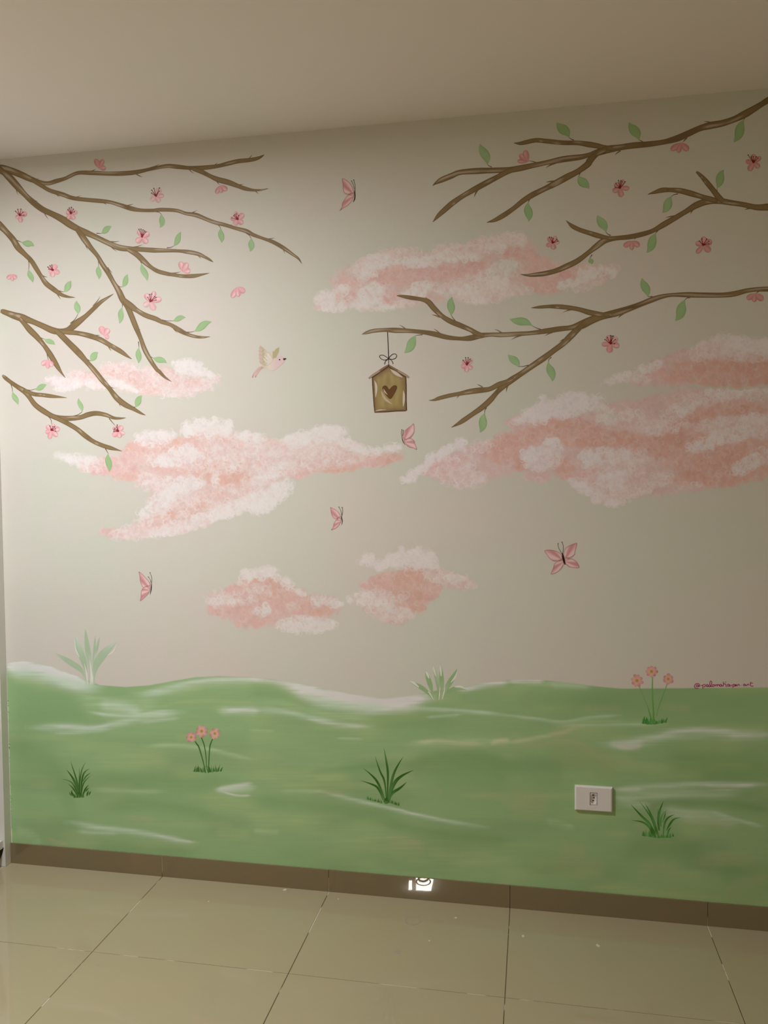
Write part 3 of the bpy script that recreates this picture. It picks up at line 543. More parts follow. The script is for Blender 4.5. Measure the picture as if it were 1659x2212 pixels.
# ------------------------------------------------------------------ branches with leaves
A = (0, 300, 4.608); Bc = (330, 300, 4.608); Cc = (0, 640, 4.608); Dc = (330, 640, 4.608)
Ec = (900, 180, 4.254); Fc_ = (1270, 180, 4.265); Gc = (760, 580, 4.608); Hc = (1060, 580, 4.608); Ic = (1300, 580, 4.621)
BR_BASE = P(138, 116, 78); BR_DARK = P(98, 78, 46); BR_LIGHT = P(186, 170, 146); BR_MID = P(144, 122, 86)
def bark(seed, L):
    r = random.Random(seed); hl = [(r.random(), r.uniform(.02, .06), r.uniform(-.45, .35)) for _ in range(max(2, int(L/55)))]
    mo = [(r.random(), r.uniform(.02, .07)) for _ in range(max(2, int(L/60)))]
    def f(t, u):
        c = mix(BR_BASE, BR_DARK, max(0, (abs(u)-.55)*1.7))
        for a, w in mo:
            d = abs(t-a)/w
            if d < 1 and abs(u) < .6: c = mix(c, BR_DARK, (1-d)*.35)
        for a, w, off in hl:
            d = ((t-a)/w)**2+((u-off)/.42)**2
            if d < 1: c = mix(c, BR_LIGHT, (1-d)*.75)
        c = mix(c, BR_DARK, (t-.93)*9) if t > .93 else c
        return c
    return f
def seg(*parts):
    out = []
    for crop, pts in parts: out += [(q[0], q[1], q[2]) for q in to_photo(pts, crop)]
    return out
LEAF_C = P(156, 188, 132); LEAF_E = P(134, 168, 110)
def leaf(parent, crop, base, tip, w, bulge=0.0, cols=(LEAF_C, LEAF_E), ref=None):
    (bx, by), = to_photo([base], crop); (tx, ty), = to_photo([tip], crop); wp = w/crop[2]*1.04
    L = math.hypot(tx-bx, ty-by); nx, ny = -(ty-by)/L, (tx-bx)/L
    pts = []
    prof = [.04, .45, .82, 1.0, .98, .8, .45, .05]
    for i, pr in enumerate(prof):
        t = i/7; s = math.sin(t*math.pi*1.0)*bulge*L*0.12+math.sin(t*math.tau)*L*0.035
        pts.append((bx+(tx-bx)*t+nx*s, by+(ty-by)*t+ny*s, wp*pr))
    pa = Paint(); sd = rnd.random()*9; tone = rnd.uniform(-.25, .25)
    pa.ribbon(pts, 10+rnd.random(), lambda t, u: mix(mix(cols[0], cols[1], (abs(u)-.62)*2.2), P(176, 198, 160), max(0, tone+.25*math.sin(t*5+sd+u*2))), n=18, across=7)
    return pa.build('leaf', parent)
def branch(label, limbs, thorns, stems, leaves, group='painted branches reaching in from the sides'):
    p0 = wall(limbs[0][0][0], limbs[0][0][1])
    e = empty('painted_branch', (p0.x, -0.0005, p0.z)); tag(e, label, 'branch', group)
    pa = Paint()
    for crop, pts in stems:
        n = len(pts)
        pp = [(q[0], q[1], (9 if i == 0 else 6 if i < n-1 else 4)) for i, q in enumerate(pts)]
        pa.ribbon(to_photo(pp, crop), 11.0, lambda t, u: BR_DARK, n=8, across=3)
    for crop, a, b, *w in thorns:
        w0 = w[0] if w else 13; mx = ((a[0]*.55+b[0]*.45), (a[1]*.55+b[1]*.45))
        dx, dy = b[0]-a[0], b[1]-a[1]
        st = (a[0]-dx*.25, a[1]-dy*.25, w0)
        pa.ribbon(to_photo([st, (mx[0]-dy*.05, mx[1]+dx*.05, w0*.6), (b[0], b[1], 1.0)], crop), 11.3, lambda t, u: mix(BR_MID, BR_DARK, t), n=8, across=3)
    for k, l in enumerate(limbs):
        L = sum(math.hypot(l[i+1][0]-l[i][0], l[i+1][1]-l[i][1]) for i in range(len(l)-1))
        q = [(a, b, w*(1+.10*math.sin(i*2.1+k))) for i, (a, b, w) in enumerate(l)]
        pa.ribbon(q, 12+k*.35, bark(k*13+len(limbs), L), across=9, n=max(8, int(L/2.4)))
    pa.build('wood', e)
    for lf in leaves: leaf(e, *lf)
    return e

branch('brown branch from the top left corner, forking most, its long arms hung with leaves', [
 seg((A, [(-60, 285, 70), (30, 302, 78), (100, 315, 75), (200, 352, 66), (300, 398, 52), (400, 432, 46), (480, 442, 40), (560, 420, 40), (650, 393, 38), (770, 340, 36), (900, 338, 40), (1050, 345, 44), (1200, 345, 44), (1350, 332, 40), (1500, 300, 36)]),
     (Bc, [(138, 270, 38), (250, 278, 40), (350, 288, 42), (450, 290, 44), (550, 283, 40), (650, 270, 42), (750, 245, 42), (850, 222, 40), (950, 212, 44), (1020, 200, 36), (1070, 182, 24), (1112, 156, 3)])),
 seg((Bc, [(400, 298, 34), (480, 325, 45), (570, 370, 44), (650, 405, 48), (750, 432, 54), (850, 470, 46), (920, 495, 36), (1000, 510, 26), (1080, 508, 18), (1150, 494, 3)])),
 seg((A, [(310, 400, 40), (420, 470, 42), (500, 515, 40), (620, 552, 40), (720, 588, 44), (850, 605, 40), (1000, 618, 38), (1100, 630, 38), (1200, 660, 40), (1300, 692, 42), (1400, 710, 38), (1520, 712, 34), (1600, 705, 34)]),
     (Bc, [(230, 712, 38), (330, 742, 34), (430, 758, 40), (530, 798, 42), (620, 832, 38), (720, 857, 34), (820, 888, 38), (930, 918, 42), (1000, 955, 34), (1100, 992, 32), (1200, 1028, 38), (1300, 1085, 36), (1400, 1155, 30), (1450, 1192, 20), (1482, 1240, 3)])),
 seg((A, [(-40, 290, 90), (30, 330, 62), (90, 380, 66), (170, 470, 68), (250, 558, 56), (330, 632, 54), (420, 700, 58), (520, 748, 64), (620, 800, 64), (700, 855, 68), (780, 898, 66), (850, 930, 56), (950, 975, 52), (1080, 1038, 56), (1180, 1080, 54), (1280, 1095, 52), (1400, 1100, 50), (1520, 1108, 44), (1600, 1110, 42)]),
     (Bc, [(250, 1115, 34), (350, 1125, 38), (450, 1145, 38), (520, 1177, 32), (570, 1205, 20), (602, 1228, 3)])),
 seg((A, [(1270, 1100, 40), (1360, 1150, 56), (1430, 1215, 50), (1500, 1275, 42), (1570, 1317, 42)]), (Bc, [(140, 1342, 36), (200, 1352, 38), (300, 1366, 36), (400, 1365, 36), (480, 1352, 26), (562, 1336, 3)])),
 seg((A, [(760, 890, 50), (840, 1000, 56), (900, 1080, 48), (970, 1165, 44), (1020, 1250, 42), (1080, 1340, 46), (1130, 1430, 48), (1180, 1510, 52)]), (Cc, [(1220, 30, 62), (1265, 95, 62), (1310, 200, 50), (1350, 300, 52), (1400, 420, 46), (1440, 530, 44), (1500, 640, 42), (1560, 728, 42)]), (Dc, [(65, 750, 34), (120, 805, 24), (187, 851, 3)])),
 seg((Cc, [(1230, 35, 50), (1300, 95, 58), (1370, 145, 50), (1450, 190, 50), (1550, 225, 44)]), (Dc, [(90, 255, 44), (180, 285, 38), (260, 335, 44), (350, 380, 38), (430, 402, 30), (500, 408, 20), (570, 402, 3)]))],
 [(A, (905, 322), (957, 298)), (A, (1370, 358), (1418, 380)), (A, (1510, 282), (1592, 248)), (A, (335, 408), (388, 393)), (A, (560, 548), (594, 578)), (A, (740, 582), (808, 563)), (A, (1030, 630), (1062, 654)), (A, (1265, 662), (1328, 646)), (A, (160, 480), (181, 562)), (A, (310, 595), (378, 622)),
  (A, (440, 730), (482, 800)), (A, (620, 778), (674, 778)), (A, (1120, 1022), (1188, 1018)), (A, (1110, 1075), (1162, 1120)), (A, (850, 1040), (874, 1105)), (A, (1340, 1075), (1420, 1052)), (A, (1080, 1290), (1120, 1335)),
  (Bc, (365, 305), (407, 343)), (Bc, (600, 268), (647, 235)), (Bc, (945, 205), (990, 155)), (Bc, (835, 455), (906, 449)), (Bc, (1020, 515), (1053, 545)), (Bc, (370, 740), (443, 708)), (Bc, (1145, 995), (1212, 984)), (Bc, (1295, 1080), (1317, 1142)), (Bc, (445, 1148), (484, 1194)),
  (Bc, (740, 860), (792, 854)), (Bc, (200, 1335), (280, 1320)), (Bc, (640, 425), (668, 457)), (Cc, (1340, 285), (1400, 336)), (Dc, (195, 300), (247, 368))],
 [(A, [(960, 940), (1008, 942)]), (A, [(1540, 722), (1585, 732), (1607, 752)]), (A, [(975, 1190), (980, 1225), (982, 1262)]), (A, [(1160, 1445), (1185, 1468), (1215, 1475)]), (A, [(1385, 1190), (1408, 1242)]), (A, [(1218, 1630), (1218, 1676)]),
  (Bc, [(630, 845), (660, 865), (678, 893)]), (Bc, [(925, 935), (960, 960), (980, 992)]), (Bc, [(140, 1085), (180, 1080), (208, 1066)]), (Cc, [(1378, 450), (1383, 512)]), (Cc, [(1480, 590), (1522, 614)]), (Dc, [(90, 235), (140, 245), (205, 244)]), (Dc, [(335, 357), (375, 357), (413, 349)])],
 [(A, (1008, 942), (1110, 872), 56, -.3), (A, (1605, 750), (1590, 884), 54, -1), (A, (982, 1260), (984, 1397), 50), (A, (1213, 1477), (1270, 1347), 52, .5), (A, (1408, 1240), (1466, 1414), 56), (A, (1218, 1675), (1187, 1837), 54),
  (Bc, (678, 892), (684, 1034), 56), (Bc, (982, 990), (966, 1122), 58, -.5), (Bc, (205, 1068), (281, 926), 54, .3), (Cc, (1383, 512), (1376, 667), 54), (Cc, (1520, 612), (1660, 664), 56, -.3), (Dc, (200, 246), (327, 212), 50, -.6), (Dc, (412, 349), (584, 254), 66, -.4)])
branch('short drooping brown branch at the left edge, directly below the corner branch', [
 seg((A, [(-40, 820, 60), (0, 862, 62), (60, 922, 62), (130, 1002, 60), (180, 1082, 56), (250, 1152, 52), (310, 1212, 46), (360, 1290, 42), (410, 1370, 45), (460, 1440, 50), (540, 1502, 45), (610, 1550, 40), (680, 1572, 22), (747, 1578, 3)]))],
 [(A, (420, 1360), (473, 1376)), (A, (575, 1550), (607, 1597))], [(A, [(170, 1010), (215, 1029)]), (A, [(275, 1180), (288, 1240), (285, 1300)]), (A, [(585, 1512), (634, 1524)])],
 [(A, (215, 1029), (340, 1068), 60, -.4), (A, (285, 1300), (326, 1430), 50), (A, (634, 1523), (709, 1413), 60, .3)])
branch('brown branch with a blunt end and four arms, third down the left edge', [
 seg((Cc, [(5, 148, 28), (30, 152, 44), (80, 170, 62), (150, 195, 70), (220, 215, 70), (320, 250, 60), (420, 293, 56), (520, 338, 60), (600, 352, 66), (680, 335, 60), (760, 270, 62), (850, 200, 50), (930, 125, 42), (1000, 60, 34), (1060, 20, 26), (1130, -24, 3)])),
 seg((Cc, [(600, 350, 40), (680, 358, 48), (780, 368, 50), (900, 396, 48), (1000, 432, 50), (1100, 490, 50), (1200, 548, 42), (1270, 598, 24), (1314, 626, 3)])),
 seg((Cc, [(550, 335, 40), (610, 390, 62), (680, 460, 60), (780, 560, 58), (860, 650, 52), (940, 740, 50), (1020, 840, 46), (1090, 920, 48), (1160, 1010, 56), (1240, 1075, 50), (1330, 1122, 42), (1400, 1162, 24), (1449, 1184, 3)])),
 seg((Cc, [(190, 215, 40), (240, 270, 50), (300, 338, 56), (370, 408, 54), (440, 490, 48), (500, 580, 50), (560, 680, 48), (605, 752, 28), (650, 810, 3)]))],
 [(A, (940, 1645), (998, 1566)), (Cc, (1085, 508), (1107, 543)), (Cc, (1085, 898), (1142, 916)), (Cc, (1185, 1050), (1199, 1100)), (Cc, (180, 190), (245, 182))],
 [(Cc, [(380, 395), (410, 415), (442, 426)]), (Cc, [(855, 620), (900, 646)]), (Cc, [(1300, 1095), (1346, 1104)]), (Cc, [(700, 270), (745, 230), (775, 180)]), (Cc, [(925, 388), (992, 388)]), (Cc, [(465, 560), (480, 632)])],
 [(Cc, (440, 427), (547, 484), 46, -.4), (Cc, (898, 646), (976, 558), 64, -.4), (Cc, (1345, 1104), (1413, 988), 60, -.3), (Cc, (775, 178), (763, 44), 58)])
branch('lowest brown branch on the left, forked into three thin arms', [
 seg((Cc, [(24, 785, 16), (50, 810, 34), (100, 850, 42), (180, 905, 45), (250, 950, 52), (290, 1000, 52), (350, 1080, 50), (430, 1140, 50), (520, 1192, 54), (600, 1215, 56), (700, 1215, 46), (800, 1205, 50), (880, 1177, 50), (960, 1165, 42), (1050, 1180, 44), (1130, 1210, 30), (1190, 1215, 20), (1252, 1210, 3)])),
 seg((Cc, [(230, 930, 34), (330, 972, 40), (420, 982, 42), (500, 993, 34), (590, 1002, 20), (664, 1010, 3)])),
 seg((Cc, [(560, 1210, 40), (680, 1270, 50), (770, 1325, 46), (850, 1390, 45), (930, 1445, 45), (1020, 1485, 42), (1100, 1510, 36), (1160, 1526, 22), (1215, 1542, 3)]))],
 [], [(Cc, [(240, 925), (300, 935), (350, 923)]), (Cc, [(105, 870), (120, 910), (125, 950)]), (Cc, [(720, 1195), (775, 1180), (818, 1150)]), (Cc, [(1045, 1510), (1078, 1566)]), (Cc, [(475, 1190), (505, 1225), (515, 1272)]), (Cc, [(1085, 1215), (1142, 1282)])],
 [(Cc, (345, 926), (464, 880), 52, .2), (Cc, (125, 950), (179, 1080), 48), (Cc, (817, 1151), (782, 1013), 44), (Cc, (1078, 1565), (1086, 1747), 60)])
branch('brown branch entering at the top right corner, nearest the ceiling', [
 seg((Fc_, [(1720, 120, 50), (1659, 155, 52), (1600, 192, 56), (1530, 235, 58), (1440, 287, 62), (1350, 330, 62), (1240, 367, 60), (1130, 388, 60), (1030, 415, 60), (930, 460, 58), (820, 508, 56), (700, 540, 52), (560, 560, 52), (420, 572, 52), (300, 590, 60), (180, 610, 68), (80, 640, 55), (10, 660, 46)]),
     (Ec, [(1500, 678, 50), (1350, 697, 52), (1200, 727, 48), (1080, 752, 46), (950, 780, 50), (850, 795, 58), (700, 800, 50), (560, 805, 52), (400, 818, 52), (320, 850, 50), (230, 887, 45), (180, 915, 28), (147, 940, 3)])),
 seg((Ec, [(900, 790, 40), (830, 815, 46), (740, 862, 50), (620, 925, 48), (520, 980, 50), (420, 1038, 48), (330, 1100, 46), (260, 1160, 48), (200, 1215, 40), (149, 1274, 3)])),
 seg((Fc_, [(230, 600, 40), (150, 592, 50), (80, 575, 50), (0, 562, 48)]), (Ec, [(1480, 548, 46), (1350, 546, 42), (1200, 532, 40), (1100, 523, 44), (1010, 540, 40), (950, 552, 28), (894, 548, 4)])),
 seg((Fc_, [(160, 610, 50), (80, 650, 56), (20, 710, 56)]), (Ec, [(1570, 745, 58), (1480, 810, 56), (1380, 862, 55), (1270, 922, 56), (1170, 972, 52), (1070, 1022, 48), (980, 1078, 46), (890, 1150, 46), (800, 1212, 42), (720, 1256, 34), (643, 1279, 3)]))],
 [(Ec, (1100, 730), (1028, 712)), (Ec, (1260, 740), (1186, 777), 18), (Ec, (1250, 902), (1188, 910), 18), (Ec, (555, 990), (529, 1047), 18), (Fc_, (1150, 370), (1066, 350), 18), (Fc_, (290, 628), (248, 662), 16), (Fc_, (905, 510), (873, 547), 16)],
 [(Ec, [(690, 770), (665, 758), (650, 746)]), (Ec, [(1445, 522), (1420, 512), (1400, 497)]), (Ec, [(1502, 825), (1490, 850)]), (Ec, [(1042, 1058), (1025, 1095)]), (Fc_, [(505, 538), (470, 520)]), (Fc_, [(1450, 305), (1436, 336)])],
 [(Ec, (651, 748), (581, 556), 78, .4), (Ec, (1401, 497), (1287, 361), 86, .3), (Ec, (1488, 848), (1583, 966), 80, .4), (Ec, (1025, 1095), (1029, 1270), 72), (Fc_, (470, 521), (379, 360), 86, .3), (Fc_, (1436, 335), (1344, 542), 82, -.3)])
branch('brown branch on the right with a blunt upright stub, second from the ceiling', [
 seg((Fc_, [(1720, 1140, 60), (1659, 1140, 60), (1550, 1142, 58), (1430, 1117, 48), (1320, 1100, 46), (1200, 1082, 62), (1100, 1088, 60), (1000, 1122, 55), (900, 1182, 50), (800, 1242, 48), (700, 1300, 48), (600, 1357, 45), (500, 1390, 45), (380, 1415, 42), (260, 1427, 46), (160, 1445, 56), (80, 1500, 50), (10, 1555, 46)]),
     (Ec, [(1480, 1630, 48), (1380, 1680, 48), (1280, 1722, 50), (1180, 1747, 45), (1080, 1760, 34), (1010, 1763, 22), (953, 1755, 3)])),
 seg((Fc_, [(1200, 1085, 40), (1130, 1068, 50), (1050, 1045, 50), (950, 1015, 50), (850, 990, 50), (760, 982, 44), (680, 985, 42), (610, 1005, 28), (551, 1023, 3)])),
 seg((Fc_, [(1250, 1090, 40), (1205, 1050, 60), (1150, 980, 50), (1100, 918, 45), (1050, 860, 40), (1012, 825, 26), (998, 815, 14)])),
 seg((Fc_, [(220, 1425, 30), (160, 1420, 42), (80, 1400, 44), (10, 1378, 42)]), (Ec, [(1500, 1347, 45), (1430, 1312, 34), (1373, 1260, 3)]))],
 [(Fc_, (800, 1225), (712, 1239), 16), (Fc_, (970, 1160), (944, 1207), 18), (Fc_, (1480, 1155), (1443, 1166), 14), (Fc_, (460, 1410), (423, 1442), 14)],
 [(Fc_, [(830, 1018), (795, 1025), (770, 1040)]), (Fc_, [(1215, 1045), (1193, 1010), (1190, 966)]), (Fc_, [(210, 1402), (185, 1390), (165, 1370)]), (Fc_, [(658, 1342), (625, 1380)]), (Ec, [(1612, 1575), (1592, 1606)])],
 [(Fc_, (770, 1040), (687, 1194), 76, -.3), (Fc_, (1190, 966), (1252, 796), 74, -.2), (Fc_, (165, 1371), (87, 1214), 78, .3), (Fc_, (626, 1379), (541, 1560), 76, -.3), (Ec, (1592, 1604), (1612, 1662), 44)])
branch('long brown branch across the right half from which the birdhouse hangs', [
 seg((Ic, [(1740, 205, 45), (1659, 205, 46), (1540, 209, 48), (1440, 223, 46), (1320, 253, 50), (1200, 265, 54), (1000, 265, 52), (850, 262, 48), (700, 264, 40), (600, 280, 44), (500, 312, 50), (400, 352, 56), (280, 397, 58), (150, 440, 66), (0, 478, 74)]),
     (Hc, [(1000, 515, 76), (900, 562, 76), (800, 588, 56), (680, 602, 52), (550, 622, 48), (400, 642, 45), (250, 652, 44), (100, 660, 44)]),
     (Gc, [(1382, 658, 44), (1280, 668, 52), (1180, 692, 52), (1080, 698, 42), (950, 685, 45), (820, 652, 48), (700, 632, 46), (560, 620, 42), (430, 615, 48), (330, 612, 42), (220, 620, 38), (150, 638, 28), (98, 656, 3)])),
 seg((Gc, [(1320, 670, 30), (1240, 645, 50), (1180, 610, 50), (1080, 567, 48), (980, 525, 52), (900, 475, 50), (820, 400, 50), (760, 332, 54), (690, 307, 42), (580, 290, 38), (500, 276, 28), (448, 270, 8)])),
 seg((Hc, [(1200, 460, 40), (1140, 460, 46), (1080, 455, 50), (980, 437, 50), (880, 407, 48), (780, 390, 45), (680, 380, 42), (580, 378, 38), (480, 385, 28), (401, 392, 3)])),
 seg((Hc, [(950, 530, 50), (880, 590, 62), (800, 668, 60), (720, 747, 56), (620, 822, 58), (520, 897, 55), (420, 965, 55), (310, 1042, 58), (210, 1107, 58), (130, 1165, 60), (60, 1235, 50)]), (Gc, [(1382, 1305, 50), (1300, 1380, 54), (1200, 1450, 50), (1110, 1512, 42), (1050, 1550, 28), (990, 1582, 3)])),
 seg((Hc, [(230, 1090, 34), (150, 1130, 46), (80, 1155, 46)]), (Gc, [(1370, 1200, 50), (1270, 1212, 56), (1170, 1226, 48), (1070, 1246, 42), (970, 1265, 40), (870, 1291, 34), (820, 1308, 24), (766, 1313, 3)]))],
 [(Gc, (860, 480), (793, 459), 16), (Gc, (752, 325), (737, 283), 20), (Gc, (530, 600), (472, 561), 14), (Gc, (870, 642), (813, 599), 14), (Gc, (1490, 640), (1418, 603), 14), (Hc, (290, 672), (205, 708), 14), (Gc, (1290, 1175), (1245, 1153), 14), (Gc, (1070, 1262), (1043, 1292), 12), (Hc, (175, 1150), (154, 1230), 20),
  (Hc, (812, 410), (715, 438), 14), (Hc, (1310, 458), (1266, 495), 16), (Hc, (600, 642), (538, 672), 14), (Hc, (745, 700), (683, 728), 16)],
 [(Gc, [(1035, 528), (1005, 490), (987, 464)]), (Gc, [(705, 658), (637, 666)]), (Gc, [(1340, 1385), (1325, 1410), (1322, 1440)]), (Hc, [(500, 607), (450, 590), (414, 570)]), (Hc, [(375, 962), (320, 975), (280, 975)]), (Hc, [(605, 882), (580, 905), (574, 934)]), (Ic, [(505, 280), (460, 281)]), (Ic, [(880, 290), (850, 295), (828, 316)]), (Ic, [(1570, 228), (1540, 245)])],
 [(Gc, (986, 466), (999, 283), 72, -.3), (Gc, (637, 667), (521, 840), 82, -.5), (Gc, (1323, 1440), (1275, 1632), 76, -.2), (Hc, (413, 570), (189, 504), 76, .4), (Hc, (280, 985), (174, 857), 72, .5), (Hc, (573, 932), (613, 1122), 76, -.3), (Ic, (459, 283), (401, 97), 78, .2), (Ic, (828, 315), (734, 522), 92, -.4)])

# ------------------------------------------------------------------ blossoms
def blossom(label, cx, cy, petals, stamens, ref=(205, 200, 184), pale=0.0, group='cherry blossoms scattered on the wall'):
    c0 = wall(cx, cy); e = empty('cherry_blossom', (c0.x, -0.001, c0.z)); tag(e, label, 'flower', group)
    k_ = max(0, min(1, (205-ref[0])/80)); B_ = (205, 200, 184)   # dim light put into the pink: deeper where the wall around looks darker
    pk = mix(P(228, 172, 170, B_), (.72, .36, .36), k_); ed = mix(P(198, 126, 128, B_), (.50, .19, .19), k_); lt = mix(P(242, 210, 204, B_), (.78, .50, .48), k_)
    st = mix(P(130, 32, 46, B_), (.22, .012, .012), k_); tipc = P(72, 40, 34, B_)
    if pale: pk, ed = mix(pk, WALL_ALB, pale), mix(ed, WALL_ALB, pale)
    for k, pt in enumerate(petals):
        a, L, w = pt[:3]; fa = pt[3] if len(pt) > 3 else 0
        a = math.radians(a); dx, dy = math.cos(a), -math.sin(a)
        prof = [(0, .22), (.15, .5), (.35, .88), (.6, 1.06), (.8, .96), (.93, .62), (1.0, .12)]
        pts = [(cx+dx*L*t*1.02, cy+dy*L*t*1.02, w*pr) for t, pr in prof]
        p_, e_ = mix(pk, WALL_ALB, fa), mix(ed, WALL_ALB, fa); s1 = rnd.choice([-1, 1]); hi = rnd.random()
        def cf(t, u, p_=p_, e_=e_, s1=s1, hi=hi):
            c = mix(p_, e_, max(0, abs(u)-.55)*1.5+max(0, t-.8)*1.8)
            c = mix(c, e_, .45*max(0, u*s1)*(.4+t))
            d = ((t-.6)/.28)**2+((u+.25*s1)/.4)**2
            if d < 1 and hi > .35: c = mix(c, lt, (1-d)*.8)
            return c
        Paint().ribbon(pts, 16+k*.5, cf, n=12, across=7).build('petal', e)
    for k, (a, L) in enumerate(stamens):
        a = math.radians(a); dx, dy = math.cos(a), -math.sin(a)
        pa = Paint().ribbon([(cx, cy, 2.6), (cx+dx*L*.5, cy+dy*L*.5, 1.3), (cx+dx*L, cy+dy*L, 1.0)], 20+k*.1, lambda t, u: mix(st, tipc, (t-.6)*1.6), n=6, across=3)
        pa.dot(cx+dx*L, cy+dy*L, 1.25, 20.6, tipc)
        pa.build('stamen', e)
    if stamens:
        Paint().dot(cx, cy-1.2, 2.6, 20.8, st).build('flower_center', e)
    return e
RD = (150, 140, 118); RR = (134, 122, 98); RM = (176, 170, 150)
blossom('pink flower bud with three upright petals on the topmost left arm near the ceiling', 214.8, 364, [(113, 22, 11), (69, 21, 10), (5, 14, 10)], [], RD)
blossom('faded pale pink open flower with dark red stamens between the two top left arms', 336.9, 423.8, [(65, 19, 13, .45), (165, 11, 9, .5), (220, 15, 10, .4), (-60, 15, 10, .2), (5, 17, 9, .1)], [(145, 11.5), (125, 16), (105, 17.5), (67, 19.5), (57, 13)], RM)
blossom('open pink flower closest to the top left corner, below the thick trunk', 42.7, 465.5, [(88, 14, 12, .4), (17, 16, 11), (-80, 15, 9.5), (213, 10, 9)], [(135, 13), (108, 14), (80, 14), (45, 10), (5, 9)], RM)
blossom('open pink flower sitting on a twig of the thick left trunk', 153, 461.7, [(88, 13, 13, .3), (160, 11, 9), (18, 15, 9, .2), (-118, 13, 10), (-60, 14, 10)], [(125, 11), (105, 13), (85, 14), (62, 11), (30, 9)], RM)
blossom('small drooping pink bud under the fork of the topmost left arm', 475.4, 401, [(-33, 18, 11), (243, 19, 9), (-79, 16, 8)], [], RD)
blossom('open pink flower standing on the long middle left arm', 513.4, 474.3, [(170, 16, 9), (107, 18, 9), (45, 18, 11), (-40, 14, 11), (238, 14, 11, .15)], [(135, 12), (120, 12), (105, 13), (165, 13), (75, 9)], RM)
blossom('bright open pink flower with five dotted stamens above the left leafy fork', 306.8, 512, [(90, 14, 12, .3), (123, 17, 9), (30, 18, 12), (223, 17, 12), (-50, 17, 12)], [(112, 18), (98, 17), (82, 15.5), (67, 14.5), (53, 14)])
blossom('open pink flower above the short drooping left branch', 114, 584.3, [(135, 12, 9), (60, 15, 10), (-20, 15, 10), (210, 10, 8, .2), (-95, 14, 11, .1)], [(145, 13), (120, 12), (100, 12), (160, 9)])
blossom('drooping pink bud at the far left edge beside a hanging leaf', 26, 593, [(-42, 13, 9), (222, 14, 9), (-86, 14, 7)], [], RM)
blossom('upright pink bud of rounded petals on the left arm, above its curved tip', 395, 586.5, [(8, 16, 12), (104, 22, 12), (63, 21, 12)], [])
blossom('lone drooping pink bud floating in the open wall left of the middle', 512.3, 621, [(-31, 19, 12), (242, 25, 11), (-82, 20, 10)], [])
blossom('largest pale pink open flower, beside the descending left branch', 324.6, 651.8, [(214, 17, 12, .35), (-64, 20, 13, .25), (16, 25, 12, .1), (121, 20, 12), (66, 24, 11)], [(119, 11), (94, 16), (78, 17), (50, 14.5), (36, 15.5), (17, 13)], (218, 213, 200))
blossom('pink bud of round petals on the upper right arm of the blunt left branch', 225.7, 724.6, [(-32, 11, 9), (114, 21, 13), (60, 17, 12)], [])
blossom('drooping pink bud just left of the shortest hanging arm', 103, 777.8, [(218, 17, 10), (-50, 17, 11), (-90, 18, 9)], [])
blossom('six petalled pink flower hanging below the lowest left branch', 111.2, 929.6, [(200, 14, 9), (136, 15, 9.5), (255, 19, 10), (-46, 18, 10), (12, 18, 11), (67, 15, 9)], [(110, 10), (70, 9), (50, 10), (20, 9), (-10, 9)])
blossom('pink flower hanging beside the curved arm tip of the lowest left branch', 255, 932, [(-20, 15, 9, .3), (130, 14, 12), (52, 15, 11), (-70, 14, 10), (222, 15, 11)], [(97, 14), (112, 10), (135, 10), (155, 9), (180, 9)])
blossom('side view pink bud on the top right branch, left of the fork', 1139.8, 349, [(177, 22, 9), (139, 23, 11), (103, 25, 12)], [], RR)
blossom('open dusty pink flower between the upper cloud and the right branches', 1193.8, 525, [(65, 17, 9, .25), (10, 15, 9, .3), (125, 16, 11), (205, 15, 9), (-80, 14, 11)], [(120, 14), (100, 12), (80, 10), (40, 12), (20, 12)], RD)
blossom('deep pink open flower floating below the top right branch', 1339, 406.5, [(135, 15, 12), (67, 20, 10), (0, 20, 10), (205, 17, 11), (-80, 19, 12)], [(170, 10), (130, 13), (100, 17), (82, 16), (70, 15), (50, 18)], RR)
blossom('drooping dark pink bud right under the top right branch', 1471.6, 309, [(-47, 22, 13), (214, 27, 12), (252, 22, 10)], [], (124, 110, 84))
blossom('dark pink open flower nearest the right edge, near the ceiling', 1627.6, 351.2, [(90, 18, 11), (38, 20, 10), (-40, 17, 11), (170, 17, 10), (240, 20, 12)], [(125, 20), (110, 13), (90, 13), (65, 14), (45, 14)], (124, 110, 84))
blossom('small drooping pink bud under the second right branch, beside two leaves', 1365, 521, [(-33, 19, 12), (214, 21, 11), (-92, 19, 9)], [], RR)
blossom('dusty pink open flower alone in the right wall under the second branch', 1518.8, 530, [(160, 17, 11), (84, 19, 12), (29, 21, 13), (-41, 20, 13), (230, 22, 10)], [(130, 12.5), (100, 14), (60, 16), (35, 15), (15, 13)], RR)
blossom('open pink flower below the long branch, right of the birdhouse', 1008.5, 788.3, [(130, 13, 9), (50, 17, 10, .2), (-35, 14, 9), (200, 13, 10), (-95, 15, 10)], [(130, 13), (100, 16), (80, 16), (60, 14), (45, 13)])
blossom('open pink flower above the white tip of the right clouds', 1318.7, 742.8, [(108, 19, 11), (43, 20, 10, .2), (184, 19, 10), (-14, 19, 12), (-100, 19, 13)], [(142, 15), (115, 15), (90, 18), (80, 17), (70, 18), (42, 14), (3, 9)], RD)
blossom('drooping pink bud at the right edge under the long branch', 1631, 634.5, [(-38, 22, 13), (213, 21, 11), (263, 18, 10)], [], RR)

